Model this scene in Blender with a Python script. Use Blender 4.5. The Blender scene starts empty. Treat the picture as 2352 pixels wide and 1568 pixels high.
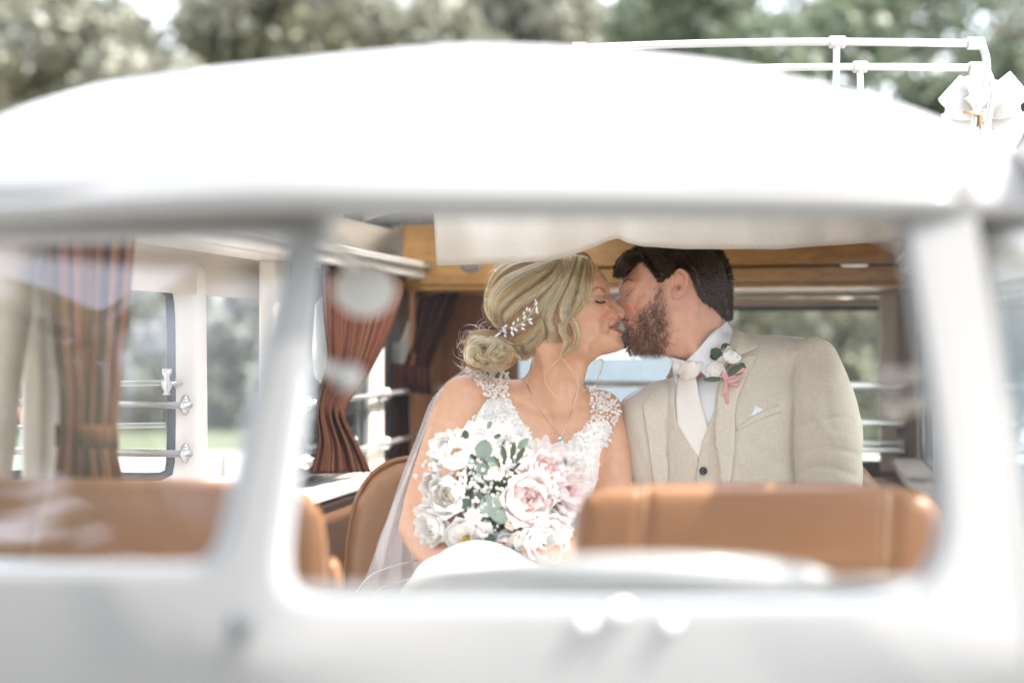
import bpy, bmesh, math, random
import numpy as np
from mathutils import Vector, Matrix
from mathutils.geometry import delaunay_2d_cdt

random.seed(7); rng = np.random.default_rng(7)
S = bpy.context.scene
COL = S.collection
R = math.radians
HC = 1.5                      # eye height of the photographer above the road
FPX = 3267.0

# ------------------------------------------------------------------ camera
cam = bpy.data.cameras.new('camera'); co = bpy.data.objects.new('camera', cam); COL.objects.link(co)
co.location = (0, 0, HC); co.rotation_euler = (R(90), 0, 0)
cam.lens = 50; cam.sensor_width = 36; cam.clip_start = 0.05; cam.clip_end = 600
cam.dof.use_dof = True; cam.dof.focus_distance = 3.20; cam.dof.aperture_fstop = 1.25; cam.dof.aperture_blades = 0
S.camera = co

# ------------------------------------------------------------------ sky, sun, exposure
SUN_EL, SUN_AZ = 56.0, 95.0       # azimuth clockwise from +Y (the view direction)
W = bpy.data.worlds.new('World'); S.world = W; W.use_nodes = True
wn = W.node_tree.nodes; wl = W.node_tree.links
sky = wn.new('ShaderNodeTexSky'); sky.sky_type = 'NISHITA'; sky.sun_disc = False
sky.sun_elevation = R(SUN_EL); sky.sun_rotation = R(SUN_AZ)
sky.air_density = 1.0; sky.dust_density = 2.5; sky.ozone_density = 1.0
bg = wn['Background']; bg.inputs['Strength'].default_value = 0.15
hz = wn.new('ShaderNodeHueSaturation'); hz.inputs['Saturation'].default_value = 0.35      # a thin white summer haze
wl.new(sky.outputs['Color'], hz.inputs['Color']); wl.new(hz.outputs['Color'], bg.inputs['Color'])
sun = bpy.data.lights.new('sun', 'SUN'); so = bpy.data.objects.new('sun', sun); COL.objects.link(so)
sun.energy = 2.0; sun.angle = R(0.8); sun.color = (1.0, 0.95, 0.88)
sd = Vector((math.sin(R(SUN_AZ)) * math.cos(R(SUN_EL)), math.cos(R(SUN_AZ)) * math.cos(R(SUN_EL)), math.sin(R(SUN_EL))))
so.rotation_euler = sd.to_track_quat('Z', 'Y').to_euler()
so.location = sd * 50
S.view_settings.view_transform = 'Standard'; S.view_settings.look = 'None'
S.view_settings.gamma = 1.0; S.view_settings.use_curve_mapping = False
S.view_settings.exposure = 2.6
S.cycles.max_bounces = 10; S.cycles.transparent_max_bounces = 16; S.cycles.diffuse_bounces = 6
S.cycles.use_denoising = True; S.cycles.sample_clamp_indirect = 6.0
S.cycles.caustics_reflective = False; S.cycles.caustics_refractive = False

# ------------------------------------------------------------------ helpers
def at(px, py, Y):
    """a place seen at (px, py) of a 2352 x 1568 view, Y metres in front of the photographer"""
    return np.array([(px - 1176) * Y / FPX, Y, HC + (784 - py) * Y / FPX])

def link(o, parent=None):
    COL.objects.link(o)
    if parent is not None:
        o.parent = parent
        o.matrix_parent_inverse = parent.matrix_world.inverted()
    return o

def tag(o, label=None, cat=None, group=None, kind=None):
    if label: o['label'] = label
    if cat: o['category'] = cat
    if group: o['group'] = group
    if kind: o['kind'] = kind
    return o

def empty(name, loc, label, cat, group=None):
    o = bpy.data.objects.new(name, None); COL.objects.link(o)
    o.location = tuple(loc); o.empty_display_size = 0.1
    bpy.context.view_layer.update()
    return tag(o, label, cat, group)

def mesh_obj(name, verts, faces, m, parent=None, smooth=True, uv=None):
    me = bpy.data.meshes.new(name)
    me.from_pydata([tuple(map(float, v)) for v in verts], [], [tuple(map(int, f)) for f in faces])
    me.validate()
    return finish(name, me, m, parent, smooth)

def finish(name, me, m, parent=None, smooth=True):
    if m is not None: me.materials.append(m)
    if smooth: me.polygons.foreach_set('use_smooth', np.ones(len(me.polygons), bool))
    me.update()
    return link(bpy.data.objects.new(name, me), parent)

class MB:
    """collects shapes of one mesh object"""
    def __init__(s): s.v = []; s.f = []; s.fs = []
    def add(s, verts, faces):
        n = len(s.v); s.v += [tuple(map(float, v)) for v in verts]; s.f += [tuple(i + n for i in f) for f in faces]
        return s
    def box(s, c, xf=None):
        a0, a1, b0, b1, c0, c1 = c
        P = [(a0,b0,c0),(a1,b0,c0),(a1,b1,c0),(a0,b1,c0),(a0,b0,c1),(a1,b0,c1),(a1,b1,c1),(a0,b1,c1)]
        if xf: P = [xf(*p) for p in P]
        return s.add(P, [(0,3,2,1),(4,5,6,7),(0,1,5,4),(1,2,6,5),(2,3,7,6),(3,0,4,7)])
    def tube(s, pts, r, n=8, closed=False, caps=True):
        pts = [Vector(p) for p in pts]; m = len(pts)
        rs = r if hasattr(r, '__len__') else [r] * m
        rings = []; ref = None
        for i, p in enumerate(pts):
            if closed: t = pts[(i+1) % m] - pts[i-1]
            else: t = pts[min(i+1, m-1)] - pts[max(i-1, 0)]
            t.normalize()
            if ref is None:
                ref = t.cross(Vector((0, 0, 1)))
                if ref.length < 0.1: ref = t.cross(Vector((1, 0, 0)))
            ref = (ref - t * ref.dot(t)).normalized(); b = t.cross(ref)
            rings.append([p + (ref * math.cos(2*math.pi*k/n) + b * math.sin(2*math.pi*k/n)) * rs[i] for k in range(n)])
        V = [v for rg in rings for v in rg]; F = []
        for i in range(m if closed else m - 1):
            j = (i + 1) % m
            for k in range(n):
                F.append((i*n+k, i*n+(k+1) % n, j*n+(k+1) % n, j*n+k))
        if caps and not closed:
            F.append(tuple(range(n))[::-1]); F.append(tuple((m-1)*n + k for k in range(n)))
        return s.add(V, F)
    def ball(s, c, r, nu=12, nv=8, sc=(1, 1, 1), rot=None):
        V = []; F = []
        for j in range(nv + 1):
            th = math.pi * j / nv
            for i in range(nu):
                ph = 2 * math.pi * i / nu
                v = Vector((math.sin(th)*math.cos(ph)*sc[0], math.sin(th)*math.sin(ph)*sc[1], math.cos(th)*sc[2])) * r
                if rot is not None: v = rot @ v
                V.append(v + Vector(c))
        for j in range(nv):
            for i in range(nu):
                F.append((j*nu+i, (j+1)*nu+i, (j+1)*nu+(i+1) % nu, j*nu+(i+1) % nu))
        return s.add(V, F)
    def grid(s, P, closed_u=False):
        """P[i][j] points -> quads"""
        nu = len(P); nv = len(P[0]); F = []
        for i in range(nu if closed_u else nu - 1):
            for j in range(nv - 1):
                k = (i + 1) % nu
                F.append((i*nv+j, k*nv+j, k*nv+j+1, i*nv+j+1))
        return s.add([p for row in P for p in row], F)
    def build(s, name, m, parent=None, smooth=True, bevel=0, subd=0, solid=0, weld=False):
        o = mesh_obj(name, s.v, s.f, m, parent, smooth)
        if weld:
            md = o.modifiers.new('weld', 'WELD'); md.merge_threshold = 1e-5
        if solid:
            md = o.modifiers.new('solid', 'SOLIDIFY'); md.thickness = solid; md.offset = 0
        if bevel:
            md = o.modifiers.new('bevel', 'BEVEL'); md.width = bevel; md.segments = 3; md.limit_method = 'ANGLE'
        if subd:
            md = o.modifiers.new('subd', 'SUBSURF'); md.levels = subd; md.render_levels = subd
        return o

def spline(pts, n, closed=False):
    """Catmull-Rom through points, n samples evenly by length"""
    P = np.array(pts, float); m = len(P)
    if closed: Q = np.vstack([P[-1], P, P[0], P[1]])
    else: Q = np.vstack([2*P[0]-P[1], P, 2*P[-1]-P[-2]])
    out = []; segs = m if closed else m - 1
    for i in range(segs):
        p0, p1, p2, p3 = Q[i], Q[i+1], Q[i+2], Q[i+3]
        t = np.linspace(0, 1, 12, endpoint=False)[:, None]
        out.append(0.5*((2*p1)+(-p0+p2)*t+(2*p0-5*p1+4*p2-p3)*t**2+(-p0+3*p1-3*p2+p3)*t**3))
    out = np.vstack(out + [P[:1] if closed else P[-1:]])
    L = np.r_[0, np.cumsum(np.linalg.norm(np.diff(out, axis=0), axis=1))]
    s = np.linspace(0, L[-1], n + 1)[:-1] if closed else np.linspace(0, L[-1], n)
    return np.stack([np.interp(s, L, out[:, k]) for k in range(out.shape[1])], 1)

def sstep(a, b, x):
    t = np.clip((x - a) / (b - a), 0, 1); return t*t*(3 - 2*t)

# ------------------------------------------------------------------ materials
def nodes(name):
    m = bpy.data.materials.new(name); m.use_nodes = True
    nt = m.node_tree; return m, nt.nodes, nt.links, nt.nodes['Principled BSDF']

def mat(name, col, rough=0.5, metal=0.0, var=0.06, scale=6.0, bump=0.0, bscale=200.0, coat=0.0, sss=0.0, sheen=0.0, spec=0.5, trans=0.0):
    m, n, l, p = nodes(name)
    p.inputs['Roughness'].default_value = rough; p.inputs['Metallic'].default_value = metal
    p.inputs['Specular IOR Level'].default_value = spec
    if coat: p.inputs['Coat Weight'].default_value = coat; p.inputs['Coat Roughness'].default_value = 0.08
    if sheen: p.inputs['Sheen Weight'].default_value = sheen
    if sss:
        p.inputs['Subsurface Weight'].default_value = sss; p.inputs['Subsurface Scale'].default_value = 0.006
        p.inputs['Subsurface Radius'].default_value = (1.0, 0.5, 0.35)
    tc = n.new('ShaderNodeTexCoord')
    nz = n.new('ShaderNodeTexNoise'); nz.inputs['Scale'].default_value = scale; nz.inputs['Detail'].default_value = 5
    l.new(tc.outputs['Object'], nz.inputs['Vector'])
    mx = n.new('ShaderNodeMix'); mx.data_type = 'RGBA'
    mx.inputs[6].default_value = (*[c*(1-var) for c in col], 1); mx.inputs[7].default_value = (*[min(1, c*(1+var)) for c in col], 1)
    l.new(nz.outputs['Fac'], mx.inputs[0]); l.new(mx.outputs[2], p.inputs['Base Color'])
    if bump:
        nb = n.new('ShaderNodeTexNoise'); nb.inputs['Scale'].default_value = bscale; nb.inputs['Detail'].default_value = 4
        l.new(tc.outputs['Object'], nb.inputs['Vector'])
        b = n.new('ShaderNodeBump'); b.inputs['Strength'].default_value = bump; b.inputs['Distance'].default_value = 0.002
        l.new(nb.outputs['Fac'], b.inputs['Height']); l.new(b.outputs['Normal'], p.inputs['Normal'])
    if trans:
        tr = n.new('ShaderNodeBsdfTranslucent'); l.new(mx.outputs[2], tr.inputs['Color'])
        ms = n.new('ShaderNodeMixShader'); ms.inputs[0].default_value = trans
        out = n['Material Output']
        l.new(p.outputs[0], ms.inputs[1]); l.new(tr.outputs[0], ms.inputs[2]); l.new(ms.outputs[0], out.inputs['Surface'])
    return m

def glass_mat(name, tint=(0.93, 0.96, 0.96), gloss=0.05, diffuse_mix=0.0, rough=0.02, diffuse_col=(0.8, 0.82, 0.84), coated=1.0):
    m, n, l, p = nodes(name); n.remove(p)
    t = n.new('ShaderNodeBsdfTransparent'); t.inputs[0].default_value = (*tint, 1)
    g = n.new('ShaderNodeBsdfGlossy'); g.inputs['Roughness'].default_value = rough
    fr = n.new('ShaderNodeFresnel'); fr.inputs['IOR'].default_value = 1.5
    ad = n.new('ShaderNodeMath'); ad.operation = 'MULTIPLY_ADD'; ad.inputs[1].default_value = coated; ad.inputs[2].default_value = gloss; ad.use_clamp = True
    l.new(fr.outputs[0], ad.inputs[0])
    ms = n.new('ShaderNodeMixShader'); l.new(ad.outputs[0], ms.inputs[0]); l.new(t.outputs[0], ms.inputs[1]); l.new(g.outputs[0], ms.inputs[2])
    last = ms
    if diffuse_mix:
        d = n.new('ShaderNodeBsdfDiffuse'); d.inputs[0].default_value = (*diffuse_col, 1)
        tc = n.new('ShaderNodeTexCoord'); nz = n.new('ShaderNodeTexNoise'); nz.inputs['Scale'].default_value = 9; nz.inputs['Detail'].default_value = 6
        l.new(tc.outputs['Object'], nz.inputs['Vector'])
        mr = n.new('ShaderNodeMapRange'); mr.inputs[3].default_value = diffuse_mix*0.8; mr.inputs[4].default_value = diffuse_mix*1.2
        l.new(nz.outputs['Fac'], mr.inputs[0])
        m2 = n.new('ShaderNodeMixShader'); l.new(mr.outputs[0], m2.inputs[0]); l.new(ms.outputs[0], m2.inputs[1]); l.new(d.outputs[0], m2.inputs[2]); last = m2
    l.new(last.outputs[0], n['Material Output'].inputs['Surface'])
    return m

def wood_mat(name, c1, c2, axis='X', scale=1.0, rough=0.42):
    m, n, l, p = nodes(name); p.inputs['Roughness'].default_value = rough
    tc = n.new('ShaderNodeTexCoord'); mp = n.new('ShaderNodeMapping')
    sc = {'X': (2, 34, 34), 'Y': (34, 2, 34), 'Z': (34, 34, 2)}[axis]
    mp.inputs['Scale'].default_value = tuple(v*scale for v in sc)
    l.new(tc.outputs['Object'], mp.inputs['Vector'])
    nz = n.new('ShaderNodeTexNoise'); nz.inputs['Scale'].default_value = 1.6; nz.inputs['Detail'].default_value = 8; nz.inputs['Roughness'].default_value = 0.65
    nz.inputs['Distortion'].default_value = 0.6
    l.new(mp.outputs[0], nz.inputs['Vector'])
    cr = n.new('ShaderNodeValToRGB'); e = cr.color_ramp.elements
    e[0].position = 0.32; e[0].color = (*c1, 1); e[1].position = 0.68; e[1].color = (*c2, 1)
    l.new(nz.outputs['Fac'], cr.inputs[0]); l.new(cr.outputs[0], p.inputs['Base Color'])
    b = n.new('ShaderNodeBump'); b.inputs['Strength'].default_value = 0.25; b.inputs['Distance'].default_value = 0.001
    l.new(nz.outputs['Fac'], b.inputs['Height']); l.new(b.outputs[0], p.inputs['Normal'])
    return m

def linen_mat(name, col, rough=0.85, amp=0.12, sheen=0.15):
    """woven slub cloth: two crossed, stretched noises"""
    m, n, l, p = nodes(name); p.inputs['Roughness'].default_value = rough; p.inputs['Sheen Weight'].default_value = sheen
    p.inputs['Specular IOR Level'].default_value = 0.2
    tc = n.new('ShaderNodeTexCoord'); outs = []
    for sc in ((900, 400, 40), (40, 400, 900)):
        mp = n.new('ShaderNodeMapping'); mp.inputs['Scale'].default_value = sc; l.new(tc.outputs['Object'], mp.inputs['Vector'])
        nz = n.new('ShaderNodeTexNoise'); nz.inputs['Scale'].default_value = 1.0; nz.inputs['Detail'].default_value = 3
        l.new(mp.outputs[0], nz.inputs['Vector']); outs.append(nz.outputs['Fac'])
    ad = n.new('ShaderNodeMath'); ad.operation = 'ADD'; l.new(outs[0], ad.inputs[0]); l.new(outs[1], ad.inputs[1])
    cr = n.new('ShaderNodeMapRange'); cr.inputs[1].default_value = 0.7; cr.inputs[2].default_value = 1.3
    cr.inputs[3].default_value = 0; cr.inputs[4].default_value = 1; l.new(ad.outputs[0], cr.inputs[0])
    mx = n.new('ShaderNodeMix'); mx.data_type = 'RGBA'
    mx.inputs[6].default_value = (*[c*(1-amp) for c in col], 1); mx.inputs[7].default_value = (*[min(1, c*(1+amp)) for c in col], 1)
    l.new(cr.outputs[0], mx.inputs[0]); l.new(mx.outputs[2], p.inputs['Base Color'])
    b = n.new('ShaderNodeBump'); b.inputs['Strength'].default_value = 0.3; b.inputs['Distance'].default_value = 0.0008
    l.new(ad.outputs[0], b.inputs['Height']); l.new(b.outputs[0], p.inputs['Normal'])
    return m

M = {}
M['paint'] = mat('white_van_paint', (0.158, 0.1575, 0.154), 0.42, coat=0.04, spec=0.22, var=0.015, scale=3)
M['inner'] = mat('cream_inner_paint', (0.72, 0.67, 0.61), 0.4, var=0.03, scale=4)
M['liner'] = mat('cream_headliner', (0.66, 0.60, 0.53), 0.75, var=0.04, bump=0.3, bscale=500)
M['rubber'] = mat('dark_rubber', (0.035, 0.045, 0.05), 0.5, var=0.2)
M['chrome'] = mat('chrome', (0.82, 0.82, 0.82), 0.16, metal=1.0, var=0.02)
M['alu'] = mat('white_aluminium', (0.62, 0.62, 0.61), 0.28, metal=0.75, var=0.03)
M['tan'] = mat('tan_leather', (0.205, 0.090, 0.032), 0.42, var=0.10, scale=9, bump=0.25, bscale=350)
M['tan_d'] = mat('brown_leather', (0.20, 0.105, 0.06), 0.45, var=0.12, scale=9, bump=0.25, bscale=350)
M['piping'] = mat('brown_piping', (0.27, 0.13, 0.06), 0.4, var=0.1)
M['ivory'] = mat('ivory_plastic', (0.30, 0.30, 0.285), 0.3, coat=0.3, var=0.02)
M['oak'] = wood_mat('oak_board', (0.42, 0.21, 0.07), (0.62, 0.37, 0.145), 'X')
M['walnut'] = wood_mat('brown_wood_panel', (0.24, 0.105, 0.042), (0.42, 0.20, 0.085), 'Z', 0.5)
M['glass'] = glass_mat('clear_glass', tint=(.97, .98, .98), gloss=0.0, diffuse_mix=0.0, coated=0.22)
M['glass_left'] = glass_mat('reflection_haze_glass', tint=(0.92, 0.93, 0.94), gloss=0.0, diffuse_mix=0.022, coated=0.22, diffuse_col=(0.62, 0.63, 0.65))  # the pale diffuse layer paints a reflected veil over this pane
M['glass_side'] = glass_mat('side_glass', tint=(0.95, 0.97, 0.96), gloss=0.0, diffuse_mix=0.02)
M['glass_sky'] = glass_mat('painted_sky_glass', tint=(0.45, 0.55, 0.60), gloss=0.03, diffuse_mix=0.16, diffuse_col=(0.5, 0.6, 0.68))  # blue tint and diffuse layer stand in for the reflected sky
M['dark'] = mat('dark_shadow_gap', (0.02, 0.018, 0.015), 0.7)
# ------------------------------------------------------------------ solid modelling on a grid of samples
def seg_dist(X, Z, P, closed=True):
    """unsigned distance from grid points to a polyline (2D)"""
    P = np.asarray(P, float); Q = np.roll(P, -1, 0) if closed else P[1:]
    A = P if closed else P[:-1]
    best = np.full(X.shape, 1e9)
    for (ax, az), (bx, bz) in zip(A, Q):
        dx, dz = bx-ax, bz-az; L = dx*dx+dz*dz + 1e-12
        t = np.clip(((X-ax)*dx+(Z-az)*dz)/L, 0, 1)
        d = (X-ax-t*dx)**2+(Z-az-t*dz)**2
        np.minimum(best, d, out=best)
    return np.sqrt(best)

def inside(X, Z, P):
    P = np.asarray(P, float); Q = np.roll(P, -1, 0); r = np.zeros(X.shape, bool)
    for (ax, az), (bx, bz) in zip(P, Q):
        if az == bz: continue
        c = ((az > Z) != (bz > Z)) & (X < (bx-ax)*(Z-az)/(bz-az)+ax)
        r ^= c
    return r

def sdpoly(X, Z, P):
    """signed distance, positive inside"""
    d = seg_dist(X, Z, P); return np.where(inside(X, Z, P), d, -d)

def rbf(X, Z, ctrl, s):
    num = 0; den = 1e-9
    for c in ctrl:
        r = c[3] if len(c) > 3 else s
        w = np.exp(-((X-c[0])**2+(Z-c[1])**2)/(2*r*r)) + 1e-7/(1+((X-c[0])**2+(Z-c[1])**2)/1e4)
        num = num + w*c[2]; den = den + w
    return num/den

class Relief:
    """a rounded body: outline (px, py) seen from the front in the plane Y = yc, half depth W, edge rounding D (px units)"""
    def __init__(s, poly, yc, Wc, Dc, feats=(), sW=26, sD=26, back=(), yfun=None, smooth=True, n=None):
        s.poly = spline(poly, n or max(60, len(poly)*5), True) if smooth else np.array(poly, float)
        s.yc = yc; s.Wc = Wc; s.Dc = Dc; s.feats = feats; s.back = back; s.sW = sW; s.sD = sD; s.yfun = yfun
        s.k = yc/FPX
    def world_box(s, m=0.03):
        P = s.poly; a = [(P[:, 0].min()-1176)*s.k-m, (P[:, 0].max()-1176)*s.k+m]
        b = [HC+(784-P[:, 1].max())*s.k-m, HC+(784-P[:, 1].min())*s.k+m]
        return a, b
    def heights(s, PX, PZ):
        d = sdpoly(PX, PZ, s.poly)
        Wd = rbf(PX, PZ, s.Wc, s.sW) if not np.isscalar(s.Wc) else np.full(PX.shape, float(s.Wc))
        D = rbf(PX, PZ, s.Dc, s.sD) if not np.isscalar(s.Dc) else np.full(PX.shape, float(s.Dc))
        t = d/D
        base = np.where(t > 0, np.sqrt(np.clip(1-(1-np.clip(t, 0, 1))**2, 0, 1)), 0)*Wd
        return d, t, Wd, base
    def feat(s, PX, PZ, feats, t):
        f = np.zeros(PX.shape)
        for ft in feats:
            if ft[0] == 'g':
                _, x, z, sx, sz, ang, a = ft; c, q = math.cos(R(ang)), math.sin(R(ang))
                u = (PX-x)*c+(PZ-z)*q; v = -(PX-x)*q+(PZ-z)*c
                f += a*np.exp(-0.5*((u/sx)**2+(v/sz)**2))
            else:
                _, pts, w, a = ft; P = spline(pts, 24)
                f += a*np.exp(-(seg_dist(PX, PZ, P, False)/w)**2)
        return f*np.clip(t*2.5, 0, 1)
    def field(s, xs, ys, zs):
        PX, PZ = np.meshgrid(xs/s.k+1176, 784-(zs-HC)/s.k, indexing='ij')
        d, t, Wd, base = s.heights(PX, PZ)
        out = []
        for feats in (s.feats, s.back if s.back is not None else s.feats):
            h = np.maximum(base+s.feat(PX, PZ, feats, t), base*0.15)*s.k
            out.append(np.where(t > 0, h*h, 2*t*(Wd*s.k)**2))
        yc = s.yc if s.yfun is None else s.yc + s.yfun(PX, PZ)*s.k
        yc = np.broadcast_to(yc, PX.shape)
        dy = ys[None, None, :] - yc[:, :, None]      # order x, z, y
        res = np.empty(dy.shape, np.float32)
        for k, Hh in enumerate(out):
            gx = np.gradient(Hh, xs, axis=0); gz = np.gradient(Hh, zs, axis=1)
            g2 = gx*gx+gz*gz
            m = (dy < 0) if k == 0 else (dy >= 0)
            F = (dy*dy-Hh[:, :, None])/np.sqrt(4*dy*dy+g2[:, :, None]+0.012**2)
            res[m] = F[m]
        return res.transpose(0, 2, 1)                 # x, y, z

def smin(a, b, k):
    h = np.clip(0.5+0.5*(b-a)/k, 0, 1); return b*(1-h)+a*h-k*h*(1-h)

class Field:
    def __init__(s, xs, ys, zs):
        s.xs, s.ys, s.zs = [np.asarray(a, np.float64) for a in (xs, ys, zs)]
        s.F = np.full((len(xs), len(ys), len(zs)), 0.5, np.float32)
    def sl(s, lo, hi):
        r = []
        for a, l, h in zip((s.xs, s.ys, s.zs), lo, hi):
            i = max(0, np.searchsorted(a, l)-1); j = min(len(a), np.searchsorted(a, h)+1); r.append(slice(i, max(j, i+2)))
        return tuple(r)
    def put(s, sl, d, k, op='u'):
        A = s.F[sl]
        if op == 'u': s.F[sl] = smin(A, d, k) if k else np.minimum(A, d)
        elif op == 's': s.F[sl] = -smin(-A, d, k) if k else np.maximum(A, -d)
        elif op == 'i': s.F[sl] = -smin(-A, -d, k) if k else np.maximum(A, d)
    def mesh3(s, sl):
        return np.meshgrid(s.xs[sl[0]], s.ys[sl[1]], s.zs[sl[2]], indexing='ij', sparse=True)
    def chain(s, pts, k=0.01, op='u', sq=(1, 1, 1), grow=0.0):
        """tapered limb through (x, y, z, r) points"""
        P = np.array(pts, float); m = P[:, 3].max()+grow+max(k, .004)*1.6
        sl = s.sl(P[:, :3].min(0)-m, P[:, :3].max(0)+m); X, Y, Z = s.mesh3(sl); D = None
        for a, b in zip(P[:-1], P[1:]):
            ba = b[:3]-a[:3]; L = float(ba@ba)+1e-12
            t = np.clip(((X-a[0])*ba[0]+(Y-a[1])*ba[1]+(Z-a[2])*ba[2])/L, 0, 1)
            dx = (X-a[0]-t*ba[0])/sq[0]; dy = (Y-a[1]-t*ba[1])/sq[1]; dz = (Z-a[2]-t*ba[2])/sq[2]
            d = np.sqrt(dx*dx+dy*dy+dz*dz)-(a[3]+(b[3]-a[3])*t)-grow
            D = d if D is None else np.minimum(D, d)
        s.put(sl, D.astype(np.float32), k, op)
    def ell(s, c, r, k=0.01, op='u', rot=None):
        m = max(r)+max(k, .004)*1.6; c = np.array(c)
        sl = s.sl(c-m, c+m); X, Y, Z = s.mesh3(sl); dx, dy, dz = X-c[0], Y-c[1], Z-c[2]
        if rot is not None:
            Rm = np.array(rot.transposed())
            dx, dy, dz = [Rm[i, 0]*dx+Rm[i, 1]*dy+Rm[i, 2]*dz for i in range(3)]
        q = np.sqrt((dx/r[0])**2+(dy/r[1])**2+(dz/r[2])**2)
        g = np.sqrt((dx/r[0]**2)**2+(dy/r[1]**2)**2+(dz/r[2]**2)**2)+1e-9
        s.put(sl, (q*(q-1)/g).astype(np.float32), k, op)
    def relief(s, rl, k=0.01, op='u', grow=0.0, ydepth=0.2):
        a, b = rl.world_box()
        sl = s.sl((a[0], rl.yc-ydepth, b[0]), (a[1], rl.yc+ydepth, b[1]))
        s.put(sl, rl.field(s.xs[sl[0]], s.ys[sl[1]], s.zs[sl[2]])-grow, k, op)
    def copy(s):
        f = Field.__new__(Field); f.xs, f.ys, f.zs = s.xs, s.ys, s.zs; f.F = s.F.copy(); return f
    def px(s, yc):
        return np.meshgrid(s.xs*FPX/yc+1176, 784-(s.zs-HC)*FPX/yc, indexing='ij')
    def front(s):
        """nearest surface for each (x, z) as seen along +Y; returns interpolator"""
        I = s.F < 0; any_ = I.any(1); j = np.clip(I.argmax(1), 1, None)
        ii, kk = np.indices(j.shape)
        f1 = s.F[ii, j, kk]; f0 = s.F[ii, j-1, kk]
        t = np.clip(f0/(f0-f1+1e-9), 0, 1)
        H = s.ys[j-1]+t*(s.ys[j]-s.ys[j-1]); H = np.where(any_, H, np.nan)
        # fill holes outwards so panels may reach a little past the outline
        for _ in range(14):
            bad = np.isnan(H)
            if not bad.any(): break
            P = np.pad(H, 1, constant_values=np.nan)
            st = np.stack([P[1+a:P.shape[0]-1+a, 1+b:P.shape[1]-1+b] for a in (-1, 0, 1) for b in (-1, 0, 1)])
            with np.errstate(all='ignore'):
                cnt = (~np.isnan(st)).sum(0); av = np.nansum(st, 0)/np.maximum(cnt, 1)
            H = np.where(bad & (cnt > 0), av, H)
        H = np.where(np.isnan(H), np.nanmedian(H), H)
        return Front(s.xs, s.zs, H)
    def to_mesh(s, name, m, parent=None, smooth_it=0, kind=None, color=None):
        V, Fc = surface_nets(s.F, s.xs, s.ys, s.zs)
        me = bpy.data.meshes.new(name)
        me.vertices.add(len(V)); me.vertices.foreach_set('co', V.astype(np.float32).ravel())
        me.loops.add(len(Fc)*4); me.loops.foreach_set('vertex_index', Fc.astype(np.int32).ravel())
        me.polygons.add(len(Fc)); me.polygons.foreach_set('loop_start', np.arange(0, len(Fc)*4, 4, dtype=np.int32))
        try: me.polygons.foreach_set('loop_total', np.full(len(Fc), 4, np.int32))
        except Exception: pass
        me.update(calc_edges=True); me.validate()
        if color is not None:
            c = np.ones((len(V), 4), np.float32); c[:, :3] = color(V)
            at_ = me.color_attributes.new('Col', 'FLOAT_COLOR', 'POINT'); at_.data.foreach_set('color', c.ravel())
        return finish(name, me, m, parent)

class Front:
    def __init__(s, xs, zs, H): s.xs, s.zs, s.H = xs, zs, H
    def __call__(s, x, z):
        x = np.atleast_1d(np.asarray(x, float)); z = np.atleast_1d(np.asarray(z, float))
        i = np.clip(np.searchsorted(s.xs, x)-1, 0, len(s.xs)-2); k = np.clip(np.searchsorted(s.zs, z)-1, 0, len(s.zs)-2)
        u = np.clip((x-s.xs[i])/(s.xs[i+1]-s.xs[i]), 0, 1); v = np.clip((z-s.zs[k])/(s.zs[k+1]-s.zs[k]), 0, 1)
        H = s.H
        return (H[i, k]*(1-u)+H[i+1, k]*u)*(1-v)+(H[i, k+1]*(1-u)+H[i+1, k+1]*u)*v
    def ray(s, px, py, Y0=3.2, off=0.0):
        """the surface point the photographer sees at (px, py), lifted by off towards him"""
        px = np.atleast_1d(np.asarray(px, float)); py = np.atleast_1d(np.asarray(py, float))
        Y = np.full(px.shape, Y0)
        for _ in range(8):
            Y = 0.5*Y+0.5*s((px-1176)*Y/FPX, HC+(784-py)*Y/FPX)
        Y = Y-off
        return np.stack([(px-1176)*Y/FPX, Y, HC+(784-py)*Y/FPX], -1)

class MinFront(Front):
    def __init__(s, *fr): s.fr = fr
    def __call__(s, x, z): return np.minimum.reduce([f(x, z) for f in s.fr])

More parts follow.
